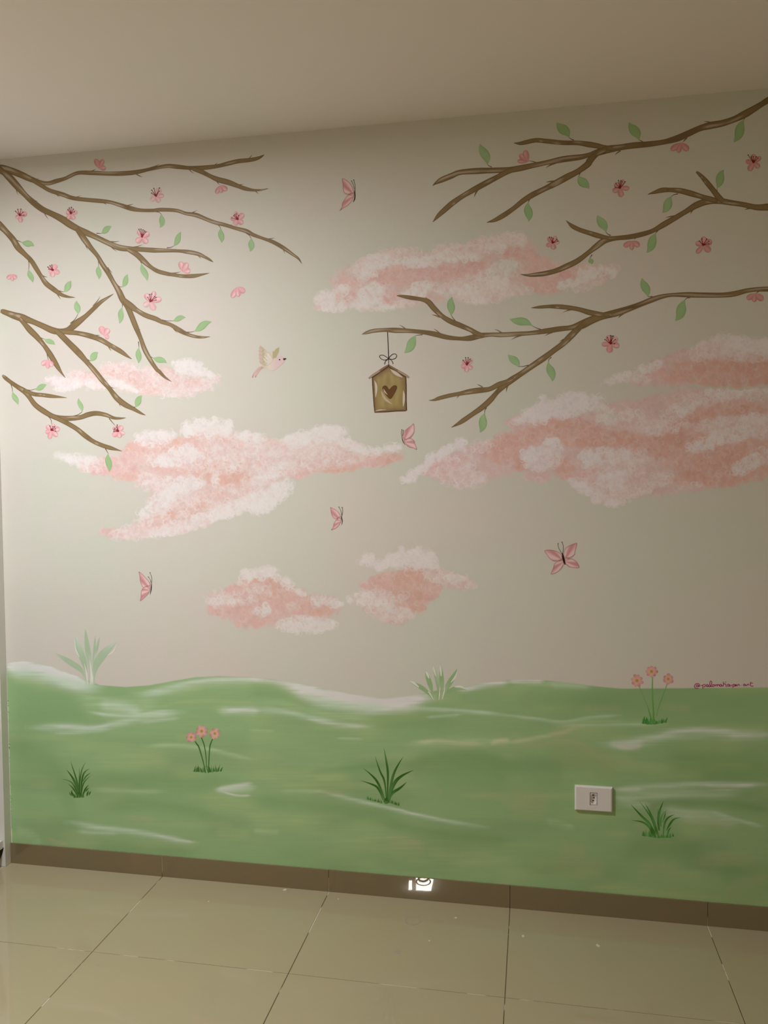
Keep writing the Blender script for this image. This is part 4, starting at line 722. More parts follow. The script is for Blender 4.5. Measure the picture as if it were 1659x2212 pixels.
# ------------------------------------------------------------------ butterflies
def butterfly(label, crop, wings, body, bw, ants, ref):
    pts = to_photo([body[0][:2]], crop)[0]; c0 = wall(*pts); e = empty('butterfly', (c0.x, -.001, c0.z)); tag(e, label, 'butterfly', 'butterflies painted in flight')
    ref = (200, 194, 176); pk = P(216, 170, 162, ref); ed = P(164, 104, 100, ref); lt = P(234, 202, 194, ref); dk = P(184, 116, 114, ref); bl = P(40, 10, 10, ref); an = P(96, 86, 62, ref)
    bx, by = to_photo([body[len(body)//2][:2]], crop)[0]
    for k, o in enumerate(wings):
        sd = k*3.1
        tip = max(to_photo(o, crop), key=lambda q: math.hypot(q[0]-bx, q[1]-by)); ax = math.atan2(tip[1]-by, tip[0]-bx)
        def cf(x, y, d, sd=sd, ax=ax):
            r = math.hypot(x-bx, y-by); th = math.atan2(y-by, x-bx)-ax
            v = math.sin(th*9+sd)*.5+.5
            c = mix(pk, dk, max(0, v-.35)*1.1)
            c = mix(c, lt, max(0, .5-v)*1.3*min(1, d/3))
            return mix(c, ed, 1-d/1.7) if d < 1.7 else c
        Paint().fill(o, 14+k*.4, cf, step=1.7, crop=crop).build('wing', e)
    n = len(body)
    pp = [(q[0], q[1], bw*(.35 if i in (0, n-1) else 1)) for i, q in enumerate(body)]
    Paint().ribbon(to_photo(pp, crop), 17, lambda t, u: bl, n=14, across=4).build('body', e)
    for a in ants:
        q = [(x, y, crop[2]*1.0) for x, y in a]
        pa = Paint().ribbon(to_photo(q, crop), 16.5, lambda t, u: mix(bl, an, t*3), n=10, across=3)
        pa.dot(a[-1][0], a[-1][1], crop[2]*1.05, 16.8, P(50, 40, 26, ref), crop); pa.build('antenna', e)
    return e
butterfly('pink butterfly in profile with ragged wings, highest on the wall', (720, 370, 22.12), [
 [(980, 1060), (960, 1250), (880, 1430), (700, 1630), (500, 1750), (290, 1890), (400, 1720), (430, 1520), (560, 1310), (700, 1130), (850, 1070)],
 [(420, 340), (640, 430), (830, 600), (920, 760), (975, 950), (980, 1050), (850, 1065), (650, 1110), (520, 1040), (470, 900), (450, 650)]],
 [(1035, 860), (1020, 1000), (1030, 1150), (1015, 1330), (948, 1480)], 50, [[(1010, 860), (950, 640), (870, 465)], [(1040, 850), (1040, 680), (975, 410)]], (160, 152, 132))
butterfly('pink butterfly with open wings right below the birdhouse', (850, 900, 23.7), [
 [(540, 1180), (700, 1120), (880, 1110), (1050, 1220), (1110, 1400), (1200, 1690), (1000, 1620), (800, 1570), (620, 1420), (540, 1280)],
 [(1010, 350), (1055, 430), (1070, 600), (1060, 800), (960, 990), (840, 1100), (560, 1170), (500, 1080), (490, 930), (560, 750), (720, 590), (880, 480)]],
 [(430, 980), (450, 1150), (505, 1310), (595, 1450)], 34, [[(430, 1020), (400, 870), (430, 670)], [(465, 980), (475, 840), (500, 710)]], (202, 196, 176))
butterfly('smallest pink butterfly in profile under the big left cloud tip', (700, 1080, 27.65), [
 [(1000, 1080), (1020, 1250), (960, 1420), (800, 1620), (600, 1750), (410, 1795), (530, 1620), (580, 1400), (740, 1170), (870, 1070)],
 [(380, 435), (560, 510), (780, 640), (920, 800), (1000, 1000), (870, 1050), (700, 1140), (520, 1030), (430, 830), (390, 600)]],
 [(1065, 890), (1045, 1050), (1085, 1250), (1055, 1490)], 48, [[(1055, 910), (1000, 660), (885, 420)], [(1080, 900), (1110, 650), (1075, 445)]], (204, 200, 180))
butterfly('pink butterfly with all four wings spread, on the right', (1160, 1155, 15.08), [
 [(830, 820), (870, 900), (840, 1040), (720, 1180), (570, 1270), (450, 1280), (520, 1100), (570, 940), (700, 850)], [(910, 770), (1080, 770), (1220, 820), (1320, 920), (1375, 1075), (1200, 1080), (1040, 1050), (930, 950), (900, 850)],
 [(245, 520), (420, 490), (620, 530), (770, 620), (820, 720), (820, 800), (700, 840), (560, 870), (420, 790), (330, 670)], [(1305, 280), (1260, 480), (1230, 640), (1140, 730), (1050, 760), (900, 740), (860, 640), (900, 480), (1000, 380), (1200, 290)]],
 [(828, 600), (850, 740), (885, 870), (914, 980)], 66, [[(820, 640), (730, 480), (690, 390), (685, 290)], [(835, 610), (852, 480), (850, 350), (815, 240)]], (166, 160, 138))
butterfly('pink butterfly in profile, lowest and farthest left', (285, 1220, 24.58), [
 [(960, 1120), (970, 1300), (900, 1500), (700, 1720), (445, 1930), (470, 1700), (490, 1400), (600, 1220), (780, 1140)],
 [(365, 365), (560, 500), (760, 720), (900, 870), (980, 1000), (970, 1110), (800, 1140), (600, 1220), (500, 1080), (430, 850), (400, 600)]],
 [(1040, 950), (1030, 1150), (1012, 1350), (968, 1580)], 46, [[(1040, 960), (1050, 700), (960, 420)], [(1010, 940), (960, 780), (875, 650)]], (204, 196, 176))

# ------------------------------------------------------------------ bird
BC = (535, 735, 16.59); RB = (220, 218, 202)
c0 = wall(590, 780); bird = empty('painted_bird', (c0.x, -.001, c0.z)); tag(bird, 'small pink and olive bird flying right beside the left branches', 'bird')
b_p, b_c, b_o, b_e = P(230, 204, 198, RB), P(230, 220, 202, RB), P(190, 182, 132, RB), P(188, 128, 128, RB)
def wingcol(x, y, d):
    X = (x-BC[0])*BC[2]; Y = (y-BC[1])*BC[2]
    t = (X-400+ (Y-600)*-.05)/160
    c = mix(b_p, b_o, t) if t < 1 else mix(b_o, b_c, t-1)
    s = math.sin(X*.035+Y*.045); c = mix(c, b_c if t > .5 else b_e, max(0, s)*.35)
    return mix(c, P(206, 172, 160, RB), .8-d*.7) if d < 1.1 else c
for q in ([(620, 900, 60), (520, 950, 55), (400, 1010, 60), (270, 1140, 50), (200, 1250, 50), (172, 1345, 22)], [(640, 960, 40), (530, 990, 45), (430, 1060, 50), (345, 1180, 60), (290, 1270, 56), (278, 1335, 20)]):
    Paint().ribbon(to_photo(q, BC), 13, lambda t, u: mix(mix(P(214, 190, 170, RB), P(232, 190, 180, RB), t*1.4), P(160, 88, 84, RB), max(0, t-.72)*3*(1-abs(u)*.4)+max(0, abs(u)-.7)*.9), n=16, across=5).build('tail_feather', bird)
Paint().fill([(1135, 235), (1120, 420), (1060, 540), (1015, 650), (900, 660), (860, 560), (800, 400), (870, 460), (890, 365), (940, 400), (985, 320)], 13.5, lambda x, y, d: mix(b_o, b_c, .5-d*.5 if ((x-BC[0])*BC[2]) > 900 else .8), step=1.6, crop=BC, smooth=False).build('wing', bird)
Paint().fill([(1290, 600), (1325, 680), (1300, 800), (1150, 920), (1000, 1050), (880, 1090), (740, 1050), (600, 1005), (530, 930), (600, 800), (760, 720), (900, 670), (1000, 630), (1080, 580), (1180, 562)], 14.2,
 lambda x, y, d: mix(mix(b_p, b_c, (1080-(x-BC[0])*BC[2])/260), P(214, 192, 178, RB), .5-d*.6) if d < .9 else mix(mix(b_p, b_c, (1080-(x-BC[0])*BC[2])/260), b_o, max(0, (760-(x-BC[0])*BC[2])/300)*(.8 if (y-BC[1])*BC[2] > 880 else 0)), step=1.6, crop=BC).build('body', bird)
Paint().fill([(440, 180), (520, 240), (640, 340), (680, 420), (760, 430), (850, 560), (920, 700), (820, 840), (680, 920), (570, 890), (480, 860), (405, 745), (440, 730), (385, 620), (420, 600), (385, 485), (420, 480), (385, 350), (415, 330), (395, 235), (440, 280)], 14.8, wingcol, step=1.5, crop=BC, smooth=False).build('wing', bird)
for q in ([(600, 560, 26), (680, 650, 34), (760, 700, 10)], [(560, 640, 20), (640, 740, 34), (740, 800, 10)], [(700, 480, 20), (780, 580, 34), (850, 640, 10)]):
    Paint().ribbon(to_photo(q, BC), 15.2, lambda t, u: P(238, 232, 206, RB), n=8, across=3).build('feather', bird)
Paint().fill([(1262, 655), (1330, 640), (1398, 652), (1350, 695), (1305, 722), (1275, 695)], 15.5, lambda x, y, d: P(56, 18, 18, RB), step=1.2, crop=BC, smooth=False).build('beak', bird)
Paint().dot(1145, 695, 26, 15.5, P(40, 16, 16, RB), BC).build('eye', bird)

# ------------------------------------------------------------------ birdhouse
HC = (780, 700, 11.06); RH = (204, 200, 182)
c0 = wall(840, 890); bh = empty('birdhouse', (c0.x, -.001, c0.z)); tag(bh, 'painted wooden birdhouse with a heart shaped hole, hanging by a bow from the long branch', 'birdhouse')
h_k, h_b, h_d, h_w = P(164, 146, 92, RH), P(128, 102, 66, RH), P(72, 44, 22, RH), P(206, 192, 176, RH)
def hcol(x, y, d):
    X = (x-HC[0])*HC[2]; Y = (y-HC[1])*HC[2]
    n = vnoise(X*.12, Y*.03, 2); c = mix(h_k, P(148, 128, 76, RH), n)
    c = mix(c, h_b, (1-d/13)*1.15) if d < 13 else c
    return mix(c, h_d, 1.5-d/2.0) if d < 3.0 else c
Paint().fill([(255, 1275), (450, 1140), (655, 1005), (860, 1130), (1078, 1260), (1088, 1500), (1086, 1800), (1096, 2060), (1060, 2082), (850, 2088), (600, 2108), (320, 2118), (300, 1960), (282, 1700), (266, 1480)], 22, hcol, step=2.2, crop=HC, smooth=False).build('front_panel', bh)
for q in ([(660, 978, 36), (560, 1040, 46), (420, 1135, 50), (280, 1225, 50), (180, 1300, 34)], [(650, 978, 36), (760, 1050, 46), (900, 1130, 50), (1040, 1210, 54), (1145, 1278, 38)]):
    Paint().ribbon(to_photo(q, HC), 24, lambda t, u: mix(P(138, 112, 76, RH), h_d, max(0, abs(u)-.35)*1.4) if t < .45 else mix(P(176, 150, 124, RH), h_d, max(0, abs(u)-.4)*1.5), n=26, across=7).build('roof_board', bh)
Paint().fill([(508, 1530), (540, 1480), (590, 1470), (635, 1510), (672, 1560), (730, 1500), (790, 1465), (845, 1475), (858, 1530), (820, 1620), (770, 1710), (720, 1780), (680, 1785), (630, 1740), (560, 1650)], 24.5,
 lambda x, y, d: mix(P(100, 66, 28, RH), h_d, 1.2-d*.8) if d < 1.3 else P(100, 66, 28, RH), step=1.8, crop=HC).build('heart_hole', bh)
for q, w in (([(318, 1350), (352, 1450), (362, 1580), (345, 1750)], 58), ([(700, 1080), (790, 1150), (880, 1210), (990, 1275)], 80), ([(1010, 1590), (1022, 1700), (1018, 1850), (1005, 1970)], 56), ([(330, 2085), (440, 2055), (600, 2050)], 30), ([(478, 1600), (540, 1740), (620, 1830), (740, 1910)], 62), ([(535, 1545), (570, 1620), (630, 1690)], 32)):
    n = len(q); pp = [(a[0], a[1], w*(.15 if i == 0 else .2 if i == n-1 else 1)) for i, a in enumerate(q)]
    faint = q[0][0] == 478
    Paint().ribbon(to_photo(pp, HC), 25, lambda t, u, f=faint: mix(h_k, h_w, (.5 if f else .95)*(1-max(0, abs(u)-.5)*1.7)), n=14, across=5).build('highlight', bh)
s_c = P(44, 14, 18, RH)
pa = Paint().ribbon(to_photo([(632, 190, 17), (640, 400, 17), (650, 650, 18), (656, 830, 20)], HC), 24, lambda t, u: s_c, n=14, across=3)
pa.ribbon(to_photo([(656, 830, 17), (655, 975, 14)], HC), 24.1, lambda t, u: P(92, 60, 60, RH), n=6, across=3); pa.build('string', bh)
pa = Paint()
for q in ([(655, 828), (600, 785), (530, 745), (465, 745), (440, 775), (470, 825), (540, 858), (610, 850), (655, 830)], [(662, 812), (710, 755), (770, 715), (825, 718), (850, 760), (820, 815), (760, 842), (700, 838), (662, 828)], [(640, 840), (590, 880), (568, 920), (562, 965)], [(680, 840), (720, 865), (748, 905), (765, 958)]):
    pa.ribbon(to_photo([(a, b, 15) for a, b in q], HC), 24.5+rnd.random()*.2, lambda t, u: s_c, n=26, across=3)
pa.dot(655, 828, 24, 25, s_c, HC); pa.build('bow', bh)

# ------------------------------------------------------------------ plants on the meadow
def blades(parent, crop, items, cols, layer=9, nm='blade', leafy=False):
    for k, (pts, w) in enumerate(items):
        n = len(pts)
        if leafy: prof = [.12, .30, .85, 1.0, .72, .06]
        else: prof = [.45, .75, 1.0, .85, .5, .06]
        q = catmull([(a[0], a[1], 0) for a in pts], 6)
        pp = [(q[i][0], q[i][1], w*prof[i]) for i in range(6)]
        c1, c2 = cols; f = rnd.uniform(0, .5); s1 = rnd.choice((-1, 1))
        Paint().ribbon(to_photo(pp, crop), layer+k*.25, lambda t, u, f=f, s1=s1: mix(mix(c1, c2, f+.35*math.sin(t*4+f*9)), c1, max(0, u*s1)*.8), n=22, across=5).build(nm, parent)
def ticks(parent, crop, xa, ya, xb, yb, n, h, w, cols, layer=9.2, fan=0.0):
    pa = Paint()
    for i in range(n):
        t = (i+.5)/n+rnd.uniform(-.3, .3)/n; x = xa+(xb-xa)*t; y = ya+(yb-ya)*t+rnd.uniform(-.06, .06)*h
        hh = h*rnd.uniform(.55, 1.1); dx = (t-.5)*fan+rnd.uniform(-.18, .18)*hh
        pa.ribbon(to_photo([(x, y, w), (x+dx*.4, y-hh*.5, w*.8), (x+dx, y-hh, w*.1)], crop), layer+.04*i, lambda t_, u, c=mix(cols[0], cols[1], rnd.random()): c, n=5, across=3)
    return pa.build('grass_fringe', parent)
def plant(name, label, cat, px, py, group=None):
    c = wall(px, py); e = empty(name, (c.x, -.001, c.z)); tag(e, label, cat, group); return e
GL = (188, 180, 162)
# pale misty plants on the crest
e = plant('pale_plant', 'pale broad leaved plant on the far left hill crest', 'plant', 193, 1478, 'pale plants on the hill crest')
blades(e, (110, 1350, 10.37), [([(800, 1350), (700, 1040), (420, 830), (95, 635)], 125), ([(830, 1350), (760, 900), (640, 560), (555, 245)], 150), ([(870, 1340), (870, 850), (815, 500), (770, 90)], 120), ([(900, 1340), (950, 850), (975, 500), (995, 240)], 48), ([(930, 1340), (975, 750), (1040, 480), (1090, 270)], 60), ([(960, 1340), (1000, 940), (1200, 620), (1475, 380)], 180)],
       (P(156, 172, 138, GL), P(200, 204, 186, GL)), 8, 'leaf_blade', True)
blades(e, (110, 1350, 10.37), [([(820, 1350), (800, 1100), (745, 860)], 34), ([(890, 1340), (905, 1100), (870, 780)], 40), ([(925, 1340), (930, 1180), (905, 1000)], 34), ([(1275, 680), (1400, 590), (1468, 420)], 30), ([(640, 720), (560, 560), (528, 300)], 28)], (P(206, 200, 180, GL), P(198, 196, 176, GL)), 10.5, 'highlight')
e = plant('pale_plant', 'pale grassy plant on the crest right of the middle', 'plant', 948, 1515, 'pale plants on the hill crest')
G2 = (166, 158, 140)
blades(e, (870, 1420, 10.37), [([(690, 990), (560, 790), (360, 640), (140, 540)], 95), ([(715, 980), (640, 700), (570, 480), (505, 290)], 110), ([(780, 950), (790, 650), (745, 370), (665, 165)], 100), ([(850, 960), (880, 700), (865, 400), (840, 150)], 96), ([(900, 980), (960, 720), (1080, 520), (1215, 260)], 120), ([(930, 950), (1030, 780), (1200, 695), (1450, 735)], 95)],
       (P(122, 142, 96, G2), P(160, 166, 138, G2)), 8, 'leaf_blade', True)
blades(e, (870, 1420, 10.37), [([(360, 670), (240, 570), (145, 540)], 50), ([(590, 470), (550, 380), (505, 300)], 50), ([(740, 420), (700, 280), (670, 180)], 36), ([(860, 420), (850, 280), (838, 160)], 46), ([(1080, 560), (1180, 430), (1215, 310)], 38), ([(1160, 660), (1300, 660), (1450, 730)], 48), ([(690, 950), (600, 800), (560, 770)], 24), ([(810, 950), (825, 800), (830, 640)], 24), ([(880, 940), (920, 780), (950, 620)], 24)],
       (P(184, 182, 160, G2), P(176, 176, 152, G2)), 10.5, 'highlight')
# flower clumps
def daisy(parent, crop, cx, cy, r, n, a0, ref):
    (x, y, R), = to_photo([(cx, cy, r)], crop)
    fl = Paint().dot(x, y, R*.30, 11.4, (.70, .36, .34)).build('flower_head', parent)
    for k in range(n):
        a = a0+k*math.tau/n+rnd.uniform(-.12, .12); L = R*rnd.uniform(.9, 1.06); c1 = mix((.80, .44, .42), (.62, .22, .24), rnd.random()); w = R*math.tau/n*.66
        dx, dy = math.cos(a), math.sin(a)
        Paint().ribbon([(x+dx*R*.2, y+dy*R*.2, w*.4), (x+dx*L*.55, y+dy*L*.55, w*.95), (x+dx*L*.85, y+dy*L*.85, w*.9), (x+dx*L, y+dy*L, w*.25)], 11+k*.02, lambda t, u, c1=c1: mix((.84, .52, .48), c1, t*1.3), n=8, across=5).build('petal', fl)
    Paint().dot(x, y, R*.27, 11.8, (.62, .42, .14)).dot(x, y, R*.18, 11.9, (.50, .36, .02)).build('flower_center', fl)
RP3 = (146, 134, 112)
e = plant('flower_clump', 'three tall pink daisies rising over the crest beside the red signature', 'flowers', 1409, 1563, 'pink daisy clumps')
C3 = (1340, 1420, 11.85); g1, g2 = P(64, 98, 30, RP3), P(92, 122, 64, RP3)
for pts in ([(815, 1650, 36), (740, 1400, 34), (690, 1240, 16), (580, 980, 16), (470, 725, 16)], [(850, 1710, 50), (850, 1400, 40), (828, 1100, 42), (820, 800, 34), (822, 470, 22)], [(925, 1500, 12), (970, 1320, 14), (1060, 1060, 22), (1130, 880, 22), (1192, 690, 22)]):
    Paint().ribbon(to_photo(pts, C3), 9.4, lambda t, u: mix(g1, g2, t*.6+abs(u)*.3), n=20, across=4).build('stem', e)
daisy(e, C3, 425, 595, 168, 8, .3, RP3); daisy(e, C3, 800, 360, 160, 8, .1, RP3); daisy(e, C3, 1225, 555, 145, 6, .5, RP3)
ticks(e, C3, 560, 1690, 830, 1730, 9, 200, 60, (P(44, 88, 24, RP3), P(70, 112, 60, RP3)), fan=-60); ticks(e, C3, 860, 1720, 1180, 1660, 11, 150, 45, (P(50, 84, 14, RP3), P(72, 110, 60, RP3)), fan=60)
RP4 = (172, 166, 146)
e = plant('flower_clump', 'three small pink daisies with leaning stems on the left of the meadow', 'flowers', 446, 1669, 'pink daisy clumps')
C4 = (390, 1550, 15.08); g1, g2 = P(48, 86, 22, RP4), P(84, 120, 66, RP4)
for pts in ([(818, 1805, 36), (740, 1450, 40), (600, 970, 46), (540, 880, 46), (470, 770, 34)], [(845, 1620, 24), (832, 1300, 32), (775, 920, 34), (680, 650, 40)], [(905, 1805, 40), (928, 1300, 40), (955, 950, 40), (1000, 800, 34), (1078, 630, 28)]):
    Paint().ribbon(to_photo(pts, C4), 9.4, lambda t, u: mix(g1, g2, abs(u)*.4+.15*math.sin(t*7)), n=20, across=4).build('stem', e)
daisy(e, C4, 345, 645, 178, 10, .1, RP4); daisy(e, C4, 685, 445, 212, 11, .2, RP4); daisy(e, C4, 1115, 520, 182, 8, .4, RP4)
ticks(e, C4, 400, 1760, 830, 1790, 13, 200, 34, (g1, g2), fan=-160); ticks(e, C4, 880, 1795, 1330, 1750, 15, 210, 34, (P(40, 84, 16, RP4), g2), fan=170)
# grass tufts
def tuft(label, crop, items, px, py, ref, fr):
    e = plant('grass_tuft', label, 'grass', px, py, 'dark green grass tufts on the meadow')
    c1, c2 = P(40, 74, 16, ref), P(88, 122, 66, ref)
    blades(e, crop, items, (c1, c2), 9)
    for f in fr: ticks(e, crop, *f, (P(44, 80, 14, ref), P(70, 110, 50, ref)), layer=9.1)
    return e
tuft('small dense grass tuft at the far left of the meadow', (120, 1630, 16.59), [
 ([(760, 1450), (620, 1200), (430, 1030)], 50), ([(850, 1520), (820, 1200), (720, 800), (535, 240)], 66), ([(820, 1520), (720, 1080), (590, 800), (390, 540)], 80), ([(790, 1500), (700, 1200), (520, 960), (200, 870)], 52), ([(860, 1500), (850, 950), (855, 470)], 40), ([(900, 1500), (950, 900), (1050, 620), (1230, 505)], 60), ([(870, 1520), (880, 900), (960, 500), (1090, 275)], 48),
 ([(980, 960), (1090, 780), (1255, 655)], 44), ([(920, 1500), (980, 1100), (1100, 900), (1290, 730)], 42), ([(960, 1530), (1060, 1250), (1195, 1070)], 56), ([(1080, 1330), (1140, 1240), (1215, 1185)], 48), ([(620, 1500), (570, 1380), (600, 1240)], 46), ([(690, 1540), (630, 1430), (590, 1320)], 46), ([(1120, 1490), (1150, 1380), (1190, 1270)], 60), ([(1200, 1460), (1230, 1370), (1275, 1320)], 46), ([(570, 1490), (520, 1410), (490, 1330)], 30), ([(850, 1545), (850, 1430), (855, 1300)], 110)],
 172, 1722, (168, 160, 142), [(640, 1540, 1040, 1540, 9, 200, 50)])
tuft('spiky plant with long arching blades in the middle of the meadow', (770, 1600, 12.76), [
 ([(740, 1640), (600, 1320), (420, 1200), (105, 1095)], 58), ([(790, 1660), (650, 1280), (480, 1010), (190, 765)], 66), ([(820, 1700), (780, 1150), (640, 820), (515, 430)], 52), ([(840, 1700), (868, 950), (815, 520), (755, 195)], 60), ([(860, 1700), (960, 1150), (1080, 790), (1285, 450)], 70), ([(885, 1720), (990, 1280), (1200, 1000), (1570, 815)], 96), ([(940, 1560), (1010, 1430), (1220, 1290), (1380, 1140)], 76), ([(820, 1740), (820, 1660), (830, 1560)], 150)],
 834, 1738, (160, 152, 130), [(285, 1620, 720, 1730, 13, 105, 26), (930, 1720, 1190, 1800, 10, 105, 26)])
tuft('grass tuft with fanned blades at the right, below the wall outlet', (1350, 1710, 11.85), [
 ([(760, 1180), (640, 930), (450, 780), (180, 740)], 54), ([(790, 1180), (650, 860), (400, 600), (140, 320)], 66), ([(800, 1100), (700, 720), (540, 470), (358, 238)], 44), ([(860, 1180), (770, 850), (650, 550), (508, 292)], 50), ([(850, 1000), (850, 720), (850, 435)], 44), ([(880, 1000), (880, 550), (985, 242)], 58), ([(925, 900), (925, 700), (1000, 540), (1095, 455)], 32), ([(955, 790), (1010, 650), (1042, 510)], 34), ([(980, 1190), (1010, 850), (1100, 670), (1272, 588)], 52), ([(1060, 1000), (1140, 850), (1250, 710), (1418, 662)], 52), ([(1080, 1180), (1110, 1010), (1185, 903)], 44), ([(760, 1180), (700, 1000), (640, 860)], 110), ([(860, 1190), (820, 1040), (780, 860)], 60)],
 1425, 1810, (140, 128, 104), [(420, 1130, 720, 1170, 8, 190, 34), (820, 1190, 1180, 1180, 9, 120, 44), (1060, 1190, 1260, 1140, 6, 130, 26)])

# ------------------------------------------------------------------ signature
S1 = (1496, 1466, 23.7); S2 = (1560, 1466, 23.7)
SIG = (.48, .02, .20); e = Paint()
for crop, q in (
 (S1, [(300, 340), (250, 320), (190, 350), (190, 400), (250, 410), (300, 370), (310, 330), (310, 390), (350, 400), (372, 350), (340, 280), (260, 250), (170, 270), (105, 340), (95, 420), (150, 480), (220, 500), (300, 490)]),
 (S1, [(430, 360), (480, 340), (510, 345), (522, 430), (522, 520)]), (S1, [(520, 345), (580, 300), (640, 310), (660, 360), (620, 410), (560, 430)]),
 (S1, [(800, 330), (750, 300), (705, 340), (720, 400), (770, 410), (800, 360), (800, 310), (815, 390), (860, 415), (920, 380), (975, 260), (975, 160), (935, 125), (895, 170), (880, 280), (890, 370), (930, 410), (990, 400)]),
 (S1, [(1080, 310), (1020, 320), (1000, 370), (1040, 410), (1095, 400), (1115, 350), (1085, 310), (1110, 320), (1150, 320)]), (S1, [(1160, 310), (1185, 340), (1190, 400)]), (S1, [(1190, 340), (1235, 300), (1265, 330), (1275, 400)]), (S1, [(1275, 340), (1320, 295), (1350, 320), (1375, 380)]),
 (S1, [(1480, 310), (1430, 290), (1390, 330), (1400, 385), (1450, 390), (1490, 350), (1495, 310), (1510, 375), (1560, 390)]),
 (S2, [(60, 160), (65, 260), (60, 385)]), (S2, [(195, 160), (165, 195)]), (S2, [(65, 290), (110, 255), (165, 280), (195, 340), (205, 430)]),
 (S2, [(370, 310), (310, 285), (265, 330), (275, 385), (330, 385), (375, 340), (375, 300), (390, 375), (430, 380)]), (S2, [(465, 300), (462, 350), (490, 380)]), (S2, [(530, 310), (545, 400), (545, 480)]),
 (S2, [(535, 330), (590, 290), (640, 300), (645, 350), (600, 385), (560, 380)]), (S2, [(620, 385), (690, 365), (725, 320), (705, 295), (690, 340), (720, 370), (770, 360)]), (S2, [(780, 300), (800, 340), (790, 370)]), (S2, [(790, 320), (840, 290), (880, 320), (900, 375)]),
 (S2, [(985, 340), (1000, 345)]), (S2, [(1190, 300), (1130, 275), (1090, 320), (1110, 365), (1160, 350), (1195, 310), (1205, 350), (1250, 360)]), (S2, [(1255, 300), (1275, 330), (1265, 365)]), (S2, [(1280, 310), (1320, 280), (1360, 300), (1385, 350)]),
 (S2, [(1460, 165), (1445, 280), (1455, 350), (1500, 385), (1560, 385), (1600, 365)]), (S2, [(1420, 235), (1500, 225), (1575, 240)])):
    e.ribbon(to_photo([(a, b, 36) for a, b in q], crop), 13+rnd.random()*.6, lambda t, u: SIG, n=max(8, len(q)*5), across=3)
o = e.build('signature'); tag(o, 'small handwritten crimson signature painted just above the green meadow at the right edge', 'signature')

# ------------------------------------------------------------------ wall outlet
c0 = wall(1282.5, 1724); OX, OZ = 0.1830, 0.3750
out = empty('wall_outlet', (OX, 0, OZ)); tag(out, 'white rectangular wall outlet with one three pin socket, on the painted meadow', 'outlet')
def frame_plate():
    w, h, d = 0.1145, 0.0785, 0.0105; ow, oh = 0.0226, 0.0405
    bm = bmesh.new()
    def ring(hw, hh, y): return [bm.verts.new((OX+sx*hw, y, OZ+sz*hh)) for sx, sz in ((-1, -1), (1, -1), (1, 1), (-1, 1))]
    rings = [ring(w/2, h/2, 0), ring(w/2, h/2, -d*.55), ring(w/2-.0012, h/2-.0012, -d*.8), ring(w/2-.0042, h/2-.0035, -d), ring(ow/2+.0004, oh/2+.0004, -d), ring(ow/2, oh/2, -d+.0006), ring(ow/2, oh/2, -.0012)]
    for a, b in zip(rings, rings[1:]):
        for k in range(4): bm.faces.new((a[k], a[(k+1) % 4], b[(k+1) % 4], b[k]))
    bmesh.ops.recalc_face_normals(bm, faces=bm.faces[:])
    me = bpy.data.meshes.new('cover_plate'); bm.to_mesh(me); bm.free(); me.materials.append(M_PLATE)
    o = bpy.data.objects.new('cover_plate', me); COL.objects.link(o); o.parent = out; o.matrix_parent_inverse = out.matrix_basis.inverted()
frame_plate()
box('gap', (OX-.0113, -.0011, OZ-.0202), (OX+.0113, -.0004, OZ+.0202), M_DARK, out)
def socket():
    w, h = .0196, .0370; y = -.0088
    hexa = [(-.0085, -.010), (-.003, -.0162), (.003, -.0162), (.0085, -.010), (.0085, .010), (.004, .0162), (-.004, .0162), (-.0085, .010)]
    bm = bmesh.new()
    outer = [(-w/2, -h/2*.6), (-w/2, -h/2), (w/2, -h/2), (w/2, -h/2*.6), (w/2, h/2*.6), (w/2, h/2), (-w/2, h/2), (-w/2, h/2*.6)]
    A_ = [bm.verts.new((OX+x, y, OZ+z)) for x, z in outer]; B_ = [bm.verts.new((OX+x, y, OZ+z)) for x, z in hexa]; C_ = [bm.verts.new((OX+x*.97, -.0022, OZ+z*.97)) for x, z in hexa]; D_ = [bm.verts.new((OX+x, -.0012, OZ+z)) for x, z in outer]
    for k in range(8):
        j = (k+1) % 8
        bm.faces.new((A_[k], A_[j], B_[j], B_[k])); bm.faces.new((B_[k], B_[j], C_[j], C_[k])); bm.faces.new((A_[j], A_[k], D_[k], D_[j]))
    bm.faces.new(C_)
    bmesh.ops.recalc_face_normals(bm, faces=bm.faces[:])
    me = bpy.data.meshes.new('socket'); bm.to_mesh(me); bm.free(); me.materials.append(M_PLATE)
    o = bpy.data.objects.new('socket', me); COL.objects.link(o); o.parent = out; o.matrix_parent_inverse = out.matrix_basis.inverted()
    for dx, dz in ((-.0008, .0096), (.0015, .0012), (-.0008, -.0075)):
        bm = bmesh.new(); bmesh.ops.create_cone(bm, cap_ends=True, segments=16, radius1=.0021, radius2=.0021, depth=.0008, matrix=Matrix.Translation((OX+dx, -.0024, OZ+dz)) @ Matrix.Rotation(math.pi/2, 4, 'X'))
        me = bpy.data.meshes.new('pin_hole'); bm.to_mesh(me); bm.free(); me.materials.append(M_DARK)
        p_ = bpy.data.objects.new('pin_hole', me); COL.objects.link(p_); p_.parent = o; p_.matrix_parent_inverse = Matrix.Identity(4)
socket()

